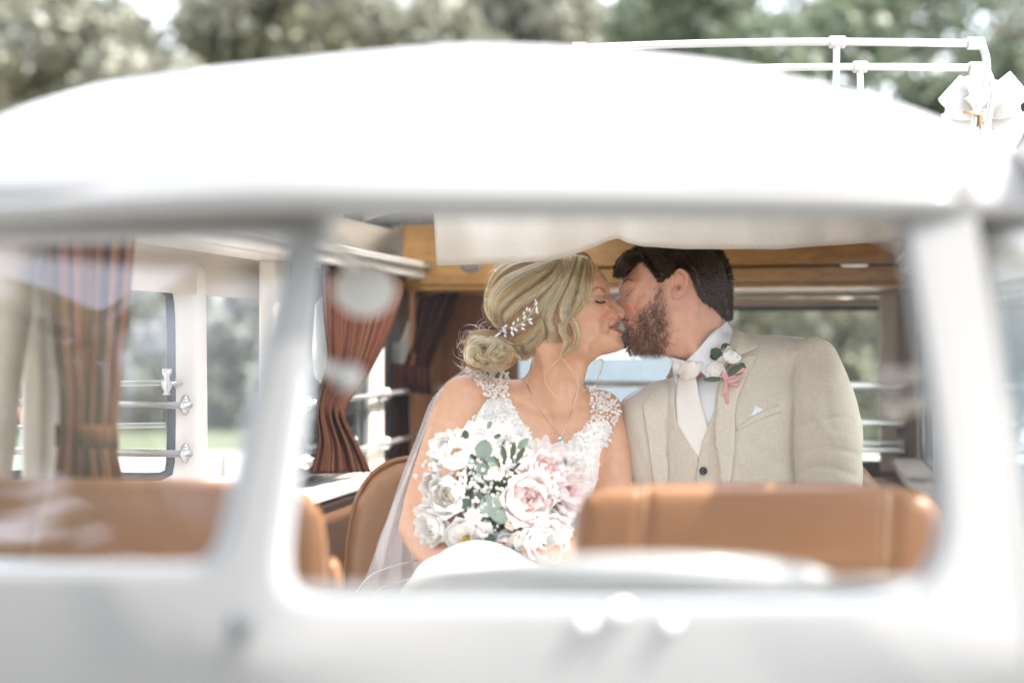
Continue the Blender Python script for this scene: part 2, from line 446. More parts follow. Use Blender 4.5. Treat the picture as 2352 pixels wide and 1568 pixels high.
def surface_nets(F, xs, ys, zs):
    I = F < 0
    n = np.zeros(tuple(d-1 for d in F.shape), np.int8)
    for a in (0, 1):
        for b in (0, 1):
            for c in (0, 1):
                n += I[a:F.shape[0]-1+a, b:F.shape[1]-1+b, c:F.shape[2]-1+c]
    idx = np.argwhere((n > 0) & (n < 8))
    ax = [xs, ys, zs]
    acc = np.zeros((len(idx), 3)); cnt = np.zeros(len(idx))
    C = [(a, b, c) for a in (0, 1) for b in (0, 1) for c in (0, 1)]
    for p in C:
        for d in range(3):
            if p[d]: continue
            q = list(p); q[d] = 1
            ia = idx+np.array(p); ib = idx+np.array(q)
            fa = F[ia[:, 0], ia[:, 1], ia[:, 2]]; fb = F[ib[:, 0], ib[:, 1], ib[:, 2]]
            x = (fa < 0) != (fb < 0); t = np.where(x, fa/np.where(x, fa-fb, 1), 0)
            for e in range(3):
                va = ax[e][ia[:, e]]; vb = ax[e][ib[:, e]]
                acc[:, e] += np.where(x, va+t*(vb-va), 0)
            cnt += x
    V = acc/cnt[:, None]
    vid = np.full(n.shape, -1, np.int32); vid[idx[:, 0], idx[:, 1], idx[:, 2]] = np.arange(len(idx))
    faces = []
    for d in range(3):
        e1, e2 = (d+1) % 3, (d+2) % 3
        s0 = [slice(None)]*3; s1 = [slice(None)]*3; s0[d] = slice(0, -1); s1[d] = slice(1, None)
        for e in (e1, e2): s0[e] = slice(1, -1); s1[e] = slice(1, -1)
        a, b = I[tuple(s0)], I[tuple(s1)]
        g = np.argwhere(a != b); sgn = a[g[:, 0], g[:, 1], g[:, 2]]
        base = g.copy(); base[:, e1] += 1; base[:, e2] += 1
        q = []
        for o1, o2 in ((-1, -1), (0, -1), (0, 0), (-1, 0)):
            w = base.copy(); w[:, e1] += o1; w[:, e2] += o2
            q.append(vid[w[:, 0], w[:, 1], w[:, 2]])
        q = np.stack(q, 1); q[~sgn] = q[~sgn][:, ::-1]
        faces.append(q)
    Fc = np.vstack(faces); Fc = Fc[(Fc >= 0).all(1)]
    return V, Fc

def axis(*spans):
    """uneven sampling: (start, stop, step) spans joined"""
    out = []
    for a, b, st in spans: out.append(np.linspace(a, b, max(2, int(round((b-a)/st))+1))[:-1])
    return np.r_[np.concatenate(out), spans[-1][1]]

def panel(name, poly, front, off, th, m, parent=None, Y0=3.15, step=4.0, r=4.0, smooth=True, wav=None, ret=False):
    """a cloth panel of real thickness lying on a body: outline (px, py), lifted off, thickness th (metres)"""
    P = spline(poly, max(24, int(np.linalg.norm(np.diff(np.vstack([poly, poly[:1]]), axis=0), axis=1).sum()/3.0)), True) if smooth else \
        np.vstack([np.linspace(a, b, max(2, int(np.hypot(*(np.array(b)-np.array(a)))/3.0)), endpoint=False) for a, b in zip(poly, list(poly[1:])+[poly[0]])])
    nb = len(P)
    gx, gy = np.meshgrid(np.arange(P[:, 0].min(), P[:, 0].max(), step), np.arange(P[:, 1].min(), P[:, 1].max(), step))
    gx = gx.ravel()+rng.uniform(-.6, .6, gx.size); gy = gy.ravel()+rng.uniform(-.6, .6, gy.size)
    keep = sdpoly(gx, gy, P) > step*0.75
    ins = np.stack([gx[keep], gy[keep]], 1)
    # an inner ring keeps the rolled edge round
    nrm = np.roll(P, -1, 0)-np.roll(P, 1, 0); nrm = np.stack([-nrm[:, 1], nrm[:, 0]], 1); nrm /= np.linalg.norm(nrm, axis=1)[:, None]+1e-9
    for sg in (1, -1):
        Q = P+nrm*sg*1.2
        if inside(Q[:, 0], Q[:, 1], P).mean() > 0.5:
            Q = Q[sdpoly(Q[:, 0], Q[:, 1], P) > 0.7]; ins = np.vstack([ins, Q]); break
    A = np.vstack([P, ins])
    res = delaunay_2d_cdt([Vector(p) for p in A], [(i, (i+1) % nb) for i in range(nb)], [], 1, 1e-4)
    co2 = np.array([tuple(v) for v in res[0]]); tri = [tuple(f) for f in res[2]]
    d = np.clip(sdpoly(co2[:, 0], co2[:, 1], P), 0, None)
    lift = off-th+th*np.sqrt(np.clip(1-(1-np.clip(d/r, 0, 1))**2, 0, 1))
    if wav is not None: lift = lift+wav(co2[:, 0], co2[:, 1])
    top = front.ray(co2[:, 0], co2[:, 1], Y0, 0.0); top_l = front.ray(co2[:, 0], co2[:, 1], Y0, lift)
    bot = front.ray(co2[:, 0], co2[:, 1], Y0, off-th-0.003)
    n = len(co2); edges = {}
    for f in tri:
        for a, b in zip(f, f[1:]+f[:1]): edges[(a, b)] = edges.get((a, b), 0)+1
    bd = [(a, b) for (a, b) in edges if (b, a) not in edges]
    Fc = tri+[tuple(i+n for i in f[::-1]) for f in tri]+[(b, a, a+n, b+n) for a, b in bd]
    o = mesh_obj(name, np.vstack([top_l, bot]), Fc, m, parent)
    bm = bmesh.new(); bm.from_mesh(o.data); bmesh.ops.recalc_face_normals(bm, faces=bm.faces); bm.to_mesh(o.data); bm.free()
    return o

def strands(name, groups, m, parent=None, radius=0.0006, tip=0.35):
    """hair: groups = list of arrays (n_strands, n_points, 3)"""
    hc = bpy.data.hair_curves.new(name)
    sizes = [g.shape[1] for g in groups for _ in range(g.shape[0])]
    hc.add_curves(sizes)
    P = np.concatenate([g.reshape(-1, 3) for g in groups]).astype(np.float32)
    hc.points.foreach_set('position', P.ravel())
    rad = np.concatenate([np.tile(np.linspace(1, tip, g.shape[1])*radius, g.shape[0]) for g in groups]).astype(np.float32)
    a = hc.attributes.get('radius') or hc.attributes.new('radius', 'FLOAT', 'POINT')
    a.data.foreach_set('value', rad)
    hc.materials.append(m)
    return link(bpy.data.objects.new(name, hc), parent)

def hair_mat(name, c1, c2, rough=0.32, ior=1.55):
    m, n, l, p = nodes(name); n.remove(p)
    hi = n.new('ShaderNodeHairInfo'); mx = n.new('ShaderNodeMix'); mx.data_type = 'RGBA'
    mx.inputs[6].default_value = (*c1, 1); mx.inputs[7].default_value = (*c2, 1)
    l.new(hi.outputs['Random'], mx.inputs[0])
    h = n.new('ShaderNodeBsdfHairPrincipled'); h.inputs['Roughness'].default_value = rough
    h.inputs['Radial Roughness'].default_value = 0.4; h.inputs['IOR'].default_value = ior
    l.new(mx.outputs[2], h.inputs['Color']); l.new(h.outputs[0], n['Material Output'].inputs['Surface'])
    return m
# ------------------------------------------------------------------ the ground and what is far behind
def gnd(name, xr, yr, z, m, amp=0):
    mb = MB(); nx, ny = 24, 24
    P = [[(xr[0]+(xr[1]-xr[0])*i/nx, yr[0]+(yr[1]-yr[0])*j/ny, z+amp*math.sin(i*1.7)*math.sin(j*1.3)) for j in range(ny+1)] for i in range(nx+1)]
    mb.grid(P); o = mb.build(name, m); return tag(o, kind='structure')

M['gravel'] = mat('pale_gravel', (0.38, 0.365, 0.34), 0.9, var=0.2, scale=2.0, bump=0.6, bscale=60)
M['grass'] = mat('mown_grass', (0.095, 0.115, 0.065), 0.9, var=0.3, scale=1.0, bump=0.8, bscale=40)
gnd('ground', (-160, 160), (-120, 240), -0.004, M['grass'])
gnd('road', (-60, 60), (-14, 19), 0.0, M['gravel'])

def leaf_mat(name, col, var=0.32):
    m, n, l, p = nodes(name); n.remove(p)
    g = n.new('ShaderNodeNewGeometry')
    mx = n.new('ShaderNodeMix'); mx.data_type = 'RGBA'
    mx.inputs[6].default_value = (*[c*(1-var) for c in col], 1); mx.inputs[7].default_value = (*[c*(1+var) for c in col], 1)
    l.new(g.outputs['Random Per Island'], mx.inputs[0])
    d = n.new('ShaderNodeBsdfPrincipled'); d.inputs['Roughness'].default_value = 0.42; l.new(mx.outputs[2], d.inputs['Base Color'])
    t = n.new('ShaderNodeBsdfTranslucent'); l.new(mx.outputs[2], t.inputs[0])
    ms = n.new('ShaderNodeMixShader'); ms.inputs[0].default_value = 0.35
    l.new(d.outputs[0], ms.inputs[1]); l.new(t.outputs[0], ms.inputs[2]); l.new(ms.outputs[0], n['Material Output'].inputs['Surface'])
    return m
M['bark'] = mat('grey_bark', (0.13, 0.11, 0.09), 0.9, var=0.35, scale=5, bump=0.8, bscale=30)
LEAF = [leaf_mat('olive_leaves', (0.215, 0.21, 0.14)), leaf_mat('grey_green_leaves', (0.225, 0.225, 0.175)), leaf_mat('deep_green_leaves', (0.125, 0.155, 0.10))]

def leaf_cloud(blobs, n, size):
    """leaf-sized quads scattered through the shells of several clumps"""
    V = np.zeros((n, 4, 3)); w = np.array([b[3]**2 for b in blobs]); w = w/w.sum()
    pick = rng.choice(len(blobs), n, p=w); B = np.array([b[:4] for b in blobs])[pick]
    d = rng.normal(size=(n, 3)); d /= np.linalg.norm(d, axis=1)[:, None]
    r = B[:, 3]*np.cbrt(rng.uniform(0.25, 1.1, n)); c = B[:, :3]+d*r[:, None]*np.array([1, 1, .85])
    a = rng.normal(size=(n, 3)); a /= np.linalg.norm(a, axis=1)[:, None]
    b = np.cross(a, rng.normal(size=(n, 3))); b /= np.linalg.norm(b, axis=1)[:, None]
    s = size*rng.uniform(.6, 1.4, n)[:, None]
    for k, (p, q) in enumerate(((-1, 0), (0, -.55), (1, 0), (0, .55))): V[:, k] = c+a*s*p+b*s*q
    return V.reshape(-1, 3), np.arange(n*4).reshape(n, 4)

def np_mesh(name, V, Fc, m, parent=None, smooth=False):
    me = bpy.data.meshes.new(name)
    me.vertices.add(len(V)); me.vertices.foreach_set('co', V.astype(np.float32).ravel())
    me.loops.add(Fc.size); me.loops.foreach_set('vertex_index', Fc.astype(np.int32).ravel())
    me.polygons.add(len(Fc)); me.polygons.foreach_set('loop_start', np.arange(0, Fc.size, Fc.shape[1], dtype=np.int32))
    me.update(calc_edges=True); return finish(name, me, m, parent, smooth)

def tree(x, y, h, rad, lm, label, n=5200, group='trees behind the van', bare=0.0):
    t = empty('tree', (x, y, 0), label, 'tree', group)
    mb = MB(); pts = [(x, y, 0), (x+.05, y, h*.25), (x-.08, y+.05, h*.5), (x+.05, y, h*.8)]
    mb.tube(pts, [h*.028, h*.022, h*.016, h*.005], 10)
    blobs = []
    for k in range(16):
        a = rng.uniform(0, 6.28); rr = rad*math.sqrt(rng.uniform(0.02, .8)); zz = h*rng.uniform(.34, .97)
        rr *= 1.15-abs(zz/h-.6)
        p = (x+rr*math.cos(a), y+rr*math.sin(a), zz); blobs.append((*p, rad*rng.uniform(.26, .44)))
        if k < 8: mb.tube([(x, y, max(h*.2, zz*.55)), ((x+p[0])/2, (y+p[1])/2, zz*.82), p], [h*.010, h*.007, h*.002], 6)
    mb.build('trunk', M['bark'], t)
    V, Fc = leaf_cloud(blobs, n, 0.17); np_mesh('crown', V, Fc, lm, t)
    return t
TREES = [(-11.5, 30, 9.6, 3.6, 0, 'olive broad tree behind the van roof, leftmost in the row'),
         (-7.6, 27, 8.8, 3.0, 1, 'grey-green tree left of the van roof peak'),
         (-4.2, 30, 9.8, 3.2, 0, 'olive tree above the left half of the van roof'),
         (-1.0, 28, 9.0, 2.8, 1, 'pale grey-green tree above the middle of the van roof'),
         (1.8, 31, 9.3, 3.0, 0, 'olive tree with sky gaps just left of the roof rack start'),
         (4.4, 27, 8.4, 2.7, 2, 'deep green tree behind the roof rack rail'),
         (7.4, 29, 8.8, 2.7, 2, 'deep green sparse tree behind the rack upright'),
         (10.6, 28, 9.2, 3.2, 1, 'grey-green tree behind the white bow, rightmost in the row'),
         (-15.5, 32, 10, 3.8, 2, 'dark green tree beyond the open side door, far left')]
for x, y, h, rad, k, lb in TREES: tree(x, y, h, rad, LEAF[k], lb, n=6500 if k != 2 else 4600)
TALL = ['tall olive tree at the far left end of the back row', 'tall grey-green tree behind the leftmost near tree', 'tall olive tree rising between the two leftmost near trees', 'tall grey-green tree behind the peak of the van roof',
        'tall olive tree behind the start of the roof rack', 'tall deep green tree behind the rack upright', 'tall deep green tree behind the white bow', 'tall grey-green tree at the far right end of the back row']
for i, x in enumerate((-20, -14, -8, -2.5, 3, 8.5, 14, 20)):
    tree(x, 40+2*(i % 2), 14.5, 5.0, LEAF[(0, 1, 0, 1, 0, 2, 2, 1)[i]], TALL[i], n=5200, group='far row of tall trees')
# trees on the photographer's side of the road: they shade the front of the van and show in its glass
for i, (x, y) in enumerate(((-10, -9), (-14, -5), (-18, 1))):
    t = tree(x, y, 12.5, 4.2, LEAF[0], ('broad tree on the near side of the road behind the viewer', 'broad tree left of the van on the near side of the road', 'broad tree far left of the van beside the road')[i], n=100, group='trees on the near side of the road')
    for c in t.children:
        if c.name.startswith('crown'):
            bl = [(x+rng.uniform(-3, 3), y+rng.uniform(-2.5, 2.5), rng.uniform(4.5, 12), rng.uniform(1.2, 2.0)) for _ in range(16)]
            V, Fc = leaf_cloud(bl, 3200, .30); me = c.data; me.clear_geometry()
            me.vertices.add(len(V)); me.vertices.foreach_set('co', V.astype(np.float32).ravel()); me.loops.add(Fc.size); me.loops.foreach_set('vertex_index', Fc.astype(np.int32).ravel())
            me.polygons.add(len(Fc)); me.polygons.foreach_set('loop_start', np.arange(0, Fc.size, 4, dtype=np.int32)); me.update(calc_edges=True)
def hedge(name, x0, x1, y, h, d, lm, label, n):
    blobs = []
    for i in range(int((x1-x0)/0.9)):
        for zz in (h*.25, h*.55, h*.8):
            blobs.append((x0+.9*i+rng.uniform(-.3, .3), y+rng.uniform(-d, d)*.4, zz*rng.uniform(.85, 1.1), d*.62))
    V, Fc = leaf_cloud(blobs, n, 0.13); o = np_mesh(name, V, Fc, lm)
    tag(o, label, 'hedge'); return o
hedge('hedge', -17, 2.0, 24.5, 3.4, 1.6, LEAF[1], 'grey-green hedge beyond the grass strip, seen through the open side door', 15000)
hedge('hedge', 2.0, 14, 21.5, 3.0, 1.5, LEAF[0], 'olive hedge seen through the rear window beside the groom', 12000)

# ------------------------------------------------------------------ the camper van
OX, OY = -0.20, 1.34; CA, SA = math.cos(R(12)), math.sin(R(12))
def B(u, v, z):
    """van frame: u across, v towards the tail, z above the photographer's eye level"""
    return (OX+CA*u+SA*v, OY-SA*u+CA*v, HC+z)
van = empty('camper_van', (OX+SA*1.8, OY+CA*1.8, 0), 'white vintage split-screen camper van with its side door open', 'van')

def ridge(py): return 700-110*(py-490)/900
def yfront(px, py):
    px = np.asarray(px, float); py = np.asarray(py, float)
    q = np.clip((py-490)/900, -0.2, 1.15)
    d = (ridge(py)-px)/60.0
    sp = np.where(d > 30, d, np.log1p(np.exp(np.clip(d, -30, 30))))*60
    return 1.40-0.20*q+0.0002*sp
HOLE_R = [(732, 540), (723, 650), (709, 800), (683, 1000), (657, 1180), (647, 1280), (655, 1345), (691, 1382), (770, 1393), (1000, 1394), (1500, 1394), (1900, 1392), (2040, 1378), (2118, 1335), (2155, 1262), (2163, 1180), (2150, 1020), (2126, 850), (2102, 700), (2084, 590), (2072, 520), (2040, 497), (1900, 492), (1500, 490), (1100, 490), (800, 492), (746, 502)]
HOLE_L = [(678, 580), (636, 720), (586, 930), (546, 1120), (523, 1225), (496, 1282), (456, 1306), (300, 1309), (0, 1308), (-300, 1305), (-540, 1300), (-630, 1270), (-660, 1200), (-610, 900), (-560, 700), (-530, 610), (-470, 562), (-200, 552), (50, 547), (300, 543), (546, 538), (646, 543)]
def ray_poly(c, d, P):
    best = 1e9
    for a, b in zip(P, list(P[1:])+[P[0]]):
        a = np.array(a, float); e = np.array(b, float)-a; den = d[0]*e[1]-d[1]*e[0]
        if abs(den) < 1e-9: continue
        w = a-c; t = (w[0]*e[1]-w[1]*e[0])/den; s_ = (w[0]*d[1]-w[1]*d[0])/den
        if t > 0 and -1e-6 <= s_ <= 1+1e-6: best = min(best, t)
    return c+d*best
def front_ring(hole, outer, mb, pane_name, gm):
    H = spline(hole, 120, True); c = H.mean(0)
    rings = []
    def ring(pts, dy): rings.append([at(x, y, float(yfront(x, y))+dy) for x, y in pts])
    out = np.array([ray_poly(c, (p-c)/np.linalg.norm(p-c), outer) for p in H])
    dirv = out-H; L = np.linalg.norm(dirv, axis=1)[:, None]; dn = dirv/L
    ring(H-dn*6, .055); ring(H, .05); ring(H+dn*1, .016); ring(H+dn*5, .006); ring(H+dn*13, .0005); ring(H+dn*22, 0)
    for f in (.35, .6, .8, 1.0): ring(H+dn*(22+(L-22)*f), 0)
    mb.grid(rings and [list(r) for r in zip(*rings)], closed_u=True)
    pane = MB(); Pn = [at(x, y, float(yfront(x, y))+.028) for x, y in H]; cc = np.mean(Pn, 0)
    pane.add(Pn+[cc], [(i, (i+1) % len(H), len(H)) for i in range(len(H))])
    po = pane.build('windscreen', gm, van)
    gs = MB(); gs.tube([at(x, y, float(yfront(x, y))+.030) for x, y in H-dn*1.0], .0065, 6, closed=True); gs.build('window_gasket', M['gasket'], van)
    return po
M['gasket'] = mat('grey_gasket', (0.26, 0.28, 0.30), 0.5, var=0.1)
mb = MB()
rt = [(ridge(430), 430), (2215, 430), (2240, 480), (2275, 700), (2320, 1000), (2350, 1400), (2375, 1750), (2380, 2600), (ridge(1500)-10, 2600), (ridge(1500), 1500)]
lt = [(ridge(430), 430), (ridge(1500), 1500), (ridge(1500)-10, 2600), (-1150, 2600), (-1050, 1700), (-900, 1000), (-760, 430)]
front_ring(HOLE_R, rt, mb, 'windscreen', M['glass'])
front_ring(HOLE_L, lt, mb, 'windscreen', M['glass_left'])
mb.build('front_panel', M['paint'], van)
# inner side of the centre post and pillars, header inside
mb = MB()
for py0, py1, dx0, dx1 in ((500, 1400, -34, 26),):
    P = []
    for i in range(13):
        py = py0+(py1-py0)*i/12
        wl_, wr_ = -30-45*(i/12), 28+36*(i/12)
        P.append([at(ridge(py)+w, py, float(yfront(ridge(py), py))+dy) for w, dy in ((wl_, .03), (wl_, .075), (wr_, .075), (wr_, .03))])
    mb.grid(P)
mb.build('centre_post', M['paint'], van)
mb = MB(); mb.tube([at(1176+x, 436, 1.405) for x in range(-476, 1060, 90)], .012, 10); mb.build('header_bead', M['paint'], van)

def vf(u): return 0.29*math.sqrt(u*u+.004)+0.30*(abs(u)/.88)**7
AL, AR = .95, .84
def roof_z(u, s):
    P = (1-min(1, -u/AL)**6)**.25 if u < 0 else (1-min(1, u/AR)**2.4)**.48
    Q = 1-(1-min(max(s, 0)/.9, 1))**2
    if s > 2.7: Q *= max(0, 1-((s-2.7)/.75)**3)**(1/3)
    return .138+.303*P*Q-.015*u*min(1, s/.3)
US = [(AR if math.cos(math.pi*i/64) < 0 else AL)*-math.cos(math.pi*i/64) for i in range(65)]
SS = [0, .004, .012, .025, .045, .07, .1, .14, .19, .25, .32, .40, .5, .62, .75, .9, 1.0]+[1.0+.05*i for i in range(1, 49)]
SKY = [(-.86, -.66, 1.05, 1.70), (-.86, -.66, 1.82, 2.45), (-.86, -.66, 2.55, 3.05), (.70, .805, .76, 1.06)]
ADDED_ROOF_GAP = (-.64, -.14, 1.85, 2.98)      # unseen opening, added to let sky light into the rear cabin
ROOF_OPEN = (-.70, .67, .69, 1.60)      # the folding sunroof is rolled back
def in_sky(u, v): return any(a < u < b and c < v < d for a, b, c, d in SKY+[ROOF_OPEN, ADDED_ROOF_GAP])
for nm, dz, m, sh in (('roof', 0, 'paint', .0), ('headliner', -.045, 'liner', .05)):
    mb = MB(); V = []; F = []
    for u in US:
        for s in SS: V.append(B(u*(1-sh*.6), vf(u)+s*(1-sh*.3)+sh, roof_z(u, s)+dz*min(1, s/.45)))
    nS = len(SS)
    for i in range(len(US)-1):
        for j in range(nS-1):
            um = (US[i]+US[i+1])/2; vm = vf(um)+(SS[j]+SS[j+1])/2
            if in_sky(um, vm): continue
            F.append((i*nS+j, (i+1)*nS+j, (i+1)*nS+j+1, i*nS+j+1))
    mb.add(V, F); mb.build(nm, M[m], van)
# lip of the roof over the windscreens and its gutters
mb = MB(); edge = [B(u, vf(u)-.004, .135) for u in US]; mb.tube(edge, .014, 10)
for sgn in (-1, 1): mb.tube([B(sgn*(AL if sgn < 0 else AR), vf(AL if sgn < 0 else AR)+s, .138-.015*sgn*.85*min(1, s/.3)) for s in np.linspace(0, 3.1, 20)], .012, 8)
mb.build('roof_gutter', M['paint'], van)
for a, b, c, d in SKY:
    def rz(u, v): return roof_z(u, v-vf(u))
    ring = []
    for (u0, v0), (u1, v1) in (((a, c), (b, c)), ((b, c), (b, d)), ((b, d), (a, d)), ((a, d), (a, c))):
        for t in np.linspace(0, 1, 9)[:-1]:
            u, v = u0+(u1-u0)*t, v0+(v1-v0)*t; ring.append(B(u, v, rz(u, v)-.02))
    sk = MB(); sk.tube(ring, .022, 8, closed=True); so_ = sk.build('skylight', M['rubber'], van)
    bar = MB(); bar.tube([B(u, (c+d)/2, rz(u, (c+d)/2)-.03) for u in np.linspace(a, b, 7)], .016, 6); bar.build('frame_bar', M['inner'], so_)
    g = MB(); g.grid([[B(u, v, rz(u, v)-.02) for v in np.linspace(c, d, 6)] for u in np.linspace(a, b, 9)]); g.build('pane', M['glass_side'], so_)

def bbox(mb, u0, u1, v0, v1, z0, z1): return mb.box((u0, u1, v0, v1, z0, z1), B)
# left and right side walls
for sg, nm in ((-1, 'side_wall'), (1, 'side_wall')):
    def uu(a, b): return (min(sg*a, sg*b), max(sg*a, sg*b))
    mb = MB()
    lo, hi = uu(.775, .84)
    vs0 = 1.98 if sg < 0 else .95
    bbox(mb, lo, hi, vs0, 3.5, -1.25, -.40); mb.build(nm, M['inner'], van, smooth=False, bevel=.012)
    if sg < 0: mb = MB(); bbox(mb, lo, hi, .12, .98, -1.25, -.40); mb.build(nm, M['inner'], van, smooth=False, bevel=.012)
    lo, hi = uu(.79, .835)
    posts = [(.90, .99), (1.95, 2.06), (2.70, 2.84), (3.40, 3.5)] if sg < 0 else [(.92, 1.0), (1.78, 1.9), (2.62, 2.74), (3.38, 3.5)]
    for p0, p1 in posts: mb = MB(); bbox(mb, lo, hi, p0, p1, -.40, .20); mb.build('window_post', M['inner'], van, smooth=False, bevel=.012)
    rl = MB(); lo, hi = uu(.72, .845); bbox(rl, lo, hi, .20, 3.5, .195, .25); rl.build('top_rail', M['inner'], van, smooth=False, bevel=.01)
    rl = MB(); lo, hi = uu(.70, .74); bbox(rl, lo, hi, .9, 3.4, .225, .243); rl.build('curtain_rail', M['alu'], van, smooth=False, bevel=.004)
    si = MB(); lo, hi = uu(.715, .85); bbox(si, lo, hi, vs0, 3.45, -.40, -.37); si.build('window_sill', M['inner'], van, smooth=False, bevel=.008)
    tr = MB(); lo, hi = uu(.745, .774)
    cuts = [vs0+.02, 2.62, 2.90, 3.42] if sg < 0 else [1.0, 1.9, 2.7, 3.42]
    for a, b in zip(cuts[:-1], cuts[1:]):
        q = MB(); bbox(q, lo, hi, a+.004, b-.004, -1.2, -.41); q.build('trim_panel', M['tan_d'], van, smooth=False, bevel=.012)
    for (p0, p1), (q0, q1) in zip(posts[:-1], posts[1:]):
        if sg < 0 and p0 < 1: continue
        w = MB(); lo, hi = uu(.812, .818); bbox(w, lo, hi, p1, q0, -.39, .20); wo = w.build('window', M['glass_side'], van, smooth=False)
        g = MB(); uw = sg*.808
        zz = [(-.38, .185)]
        g.tube([B(uw, p1+.01, -.375), B(uw, q0-.01, -.375), B(uw, q0-.01, .185), B(uw, p1+.01, .185)], .008, 6, closed=True); g.build('gasket', M['rubber'], wo)
# left cab side: slanting door post and window top seen through the left windscreen
mb = MB(); mb.tube([B(-.80, .86, .20), B(-.83, .83, -.05), B(-.86, .80, -.45)], [.035, .038, .042], 10)
mb.build('cab_door_post', M['inner'], van)
# floor
mb = MB(); bbox(mb, -.80, .80, .1, 3.5, -1.25, -1.22); mb.build('floor_panel', M['inner'], van, smooth=False)
# tail: rear panel, window, frame rails
mb = MB()
bbox(mb, -.82, .82, 3.50, 3.56, -1.25, -.42)
bbox(mb, -.82, -.64, 3.50, 3.56, -.42, .23); bbox(mb, .70, .82, 3.50, 3.56, -.42, .23); bbox(mb, -.64, .70, 3.50, 3.56, .165, .34)
bbox(mb, -.82, -.64, 3.50, 3.56, .23, .34); bbox(mb, .70, .82, 3.50, 3.56, .23, .34)
mb.build('rear_panel', M['inner'], van, smooth=False, bevel=.008)
for z0, z1, m, dv in ((.168, .21, 'paint', .03), (.146, .166, 'pinkt', .022), (.118, .138, 'pinkt', .03), (-.425, -.385, 'paint', .05)):
    if m == 'pinkt' and 'pinkt' not in M: M['pinkt'] = mat('pinkish_trim', (0.60, 0.47, 0.40), 0.4)
    q = MB(); bbox(q, -.66, .73, 3.50-dv, 3.498, z0, z1); q.build('window_trim', M[m], van, smooth=False, bevel=.005)
q = MB(); bbox(q, -.64, .70, 3.515, 3.53, .10, .118); q.build('rear_seal', M['rubber'], van, smooth=False)
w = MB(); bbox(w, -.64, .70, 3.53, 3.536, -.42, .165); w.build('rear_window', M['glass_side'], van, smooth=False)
q = MB(); bbox(q, .68, .74, 3.44, 3.495, -.42, .16); q.build('rear_post', M['inner'], van, smooth=False, bevel=.01)
for z, r in ((-.140, .011), (-.258, .011), (-.262-.06, .006), (-.345, .011)):
    q = MB(); q.tube([B(-.60, 3.40, z), B(.74, 3.40, z)], r, 8); bo = q.build('guard_bar', M['alu'], van)
    for u in (-.60, .74):
        k = MB(); k.ball(B(u, 3.42, z), .022, 8, 6); k.build('bracket', M['alu'], bo)
# oak cupboard boards across the tail
def oak(name, u0, u1, v, t, z0, z1, par=van, m='oak'):
    q = MB(); bbox(q, u0, u1, v, v+t, z0, z1); return q.build(name, M[m], par, smooth=False, bevel=.006)
oak('oak_board', -.36, .82, 3.05, .02, .2285, .372)
oak('oak_board', -.36, .82, 3.05, .02, .176, .2215)
oak('oak_board', -.795, -.3625, 3.045, .03, .176, .372)
q = MB(); bbox(q, -.36, .82, 3.075, 3.085, .175, .37); q.build('gap_shade_sheet', M['dark'], van, smooth=False)  # near-black sheet close behind the boards paints the shade in their gap
q = MB(); bbox(q, -.79, .82, 3.05, 3.48, .16, .1745); q.build('cupboard_floor', M['oak'], van, smooth=False, bevel=.01)
q = MB(); bbox(q, .55, .63, 3.04, 3.05, .2195, .2305); q.build('hinge', M['chrome'], van, smooth=False, bevel=.003)
lp = at(1080, 598, 4.34); q = MB(); q.ball(lp, .038, 20, 12, (1, .7, 1)); lo_ = q.build('reading_lamp', M['ivory'], van)
q = MB(); q.ball(lp+np.array([.016, -.024, .002]), .013, 10, 8); q.build('lamp_switch', M['chrome'], lo_)
oak('wood_panel', -.80, -.50, 3.42, .02, -.40, .172, m='walnut')
q = MB(); bbox(q, -.775, -.762, 3.05, 3.42, -.40, .19); q.build('wood_panel', M['walnut'], van, smooth=False)
oak('rear_shelf', -.75, .78, 3.20, .25, -.47, -.432)
q = MB(); bbox(q, .62, .80, 2.7, 3.15, -.53, -.42); q.build('side_cushion', M['greycloth'] if 'greycloth' in M else mat('grey_vinyl', (.35, .37, .36), .5), van, smooth=False, bevel=.03)
# bars at the left windows behind the curtains
for z in (-.155, -.30):
    q = MB(); q.tube([B(-.765, 2.02, z), B(-.765, 3.38, z)], .0085, 8); bo = q.build('guard_bar', M['alu'], van)
    for v in (2.10, 2.78, 3.36):
        k = MB(); k.ball(B(-.770, v, z), .020, 8, 6); k.tube([B(-.81, v, z), B(-.765, v, z)], .008, 6); k.build('bracket', M['alu'], bo)

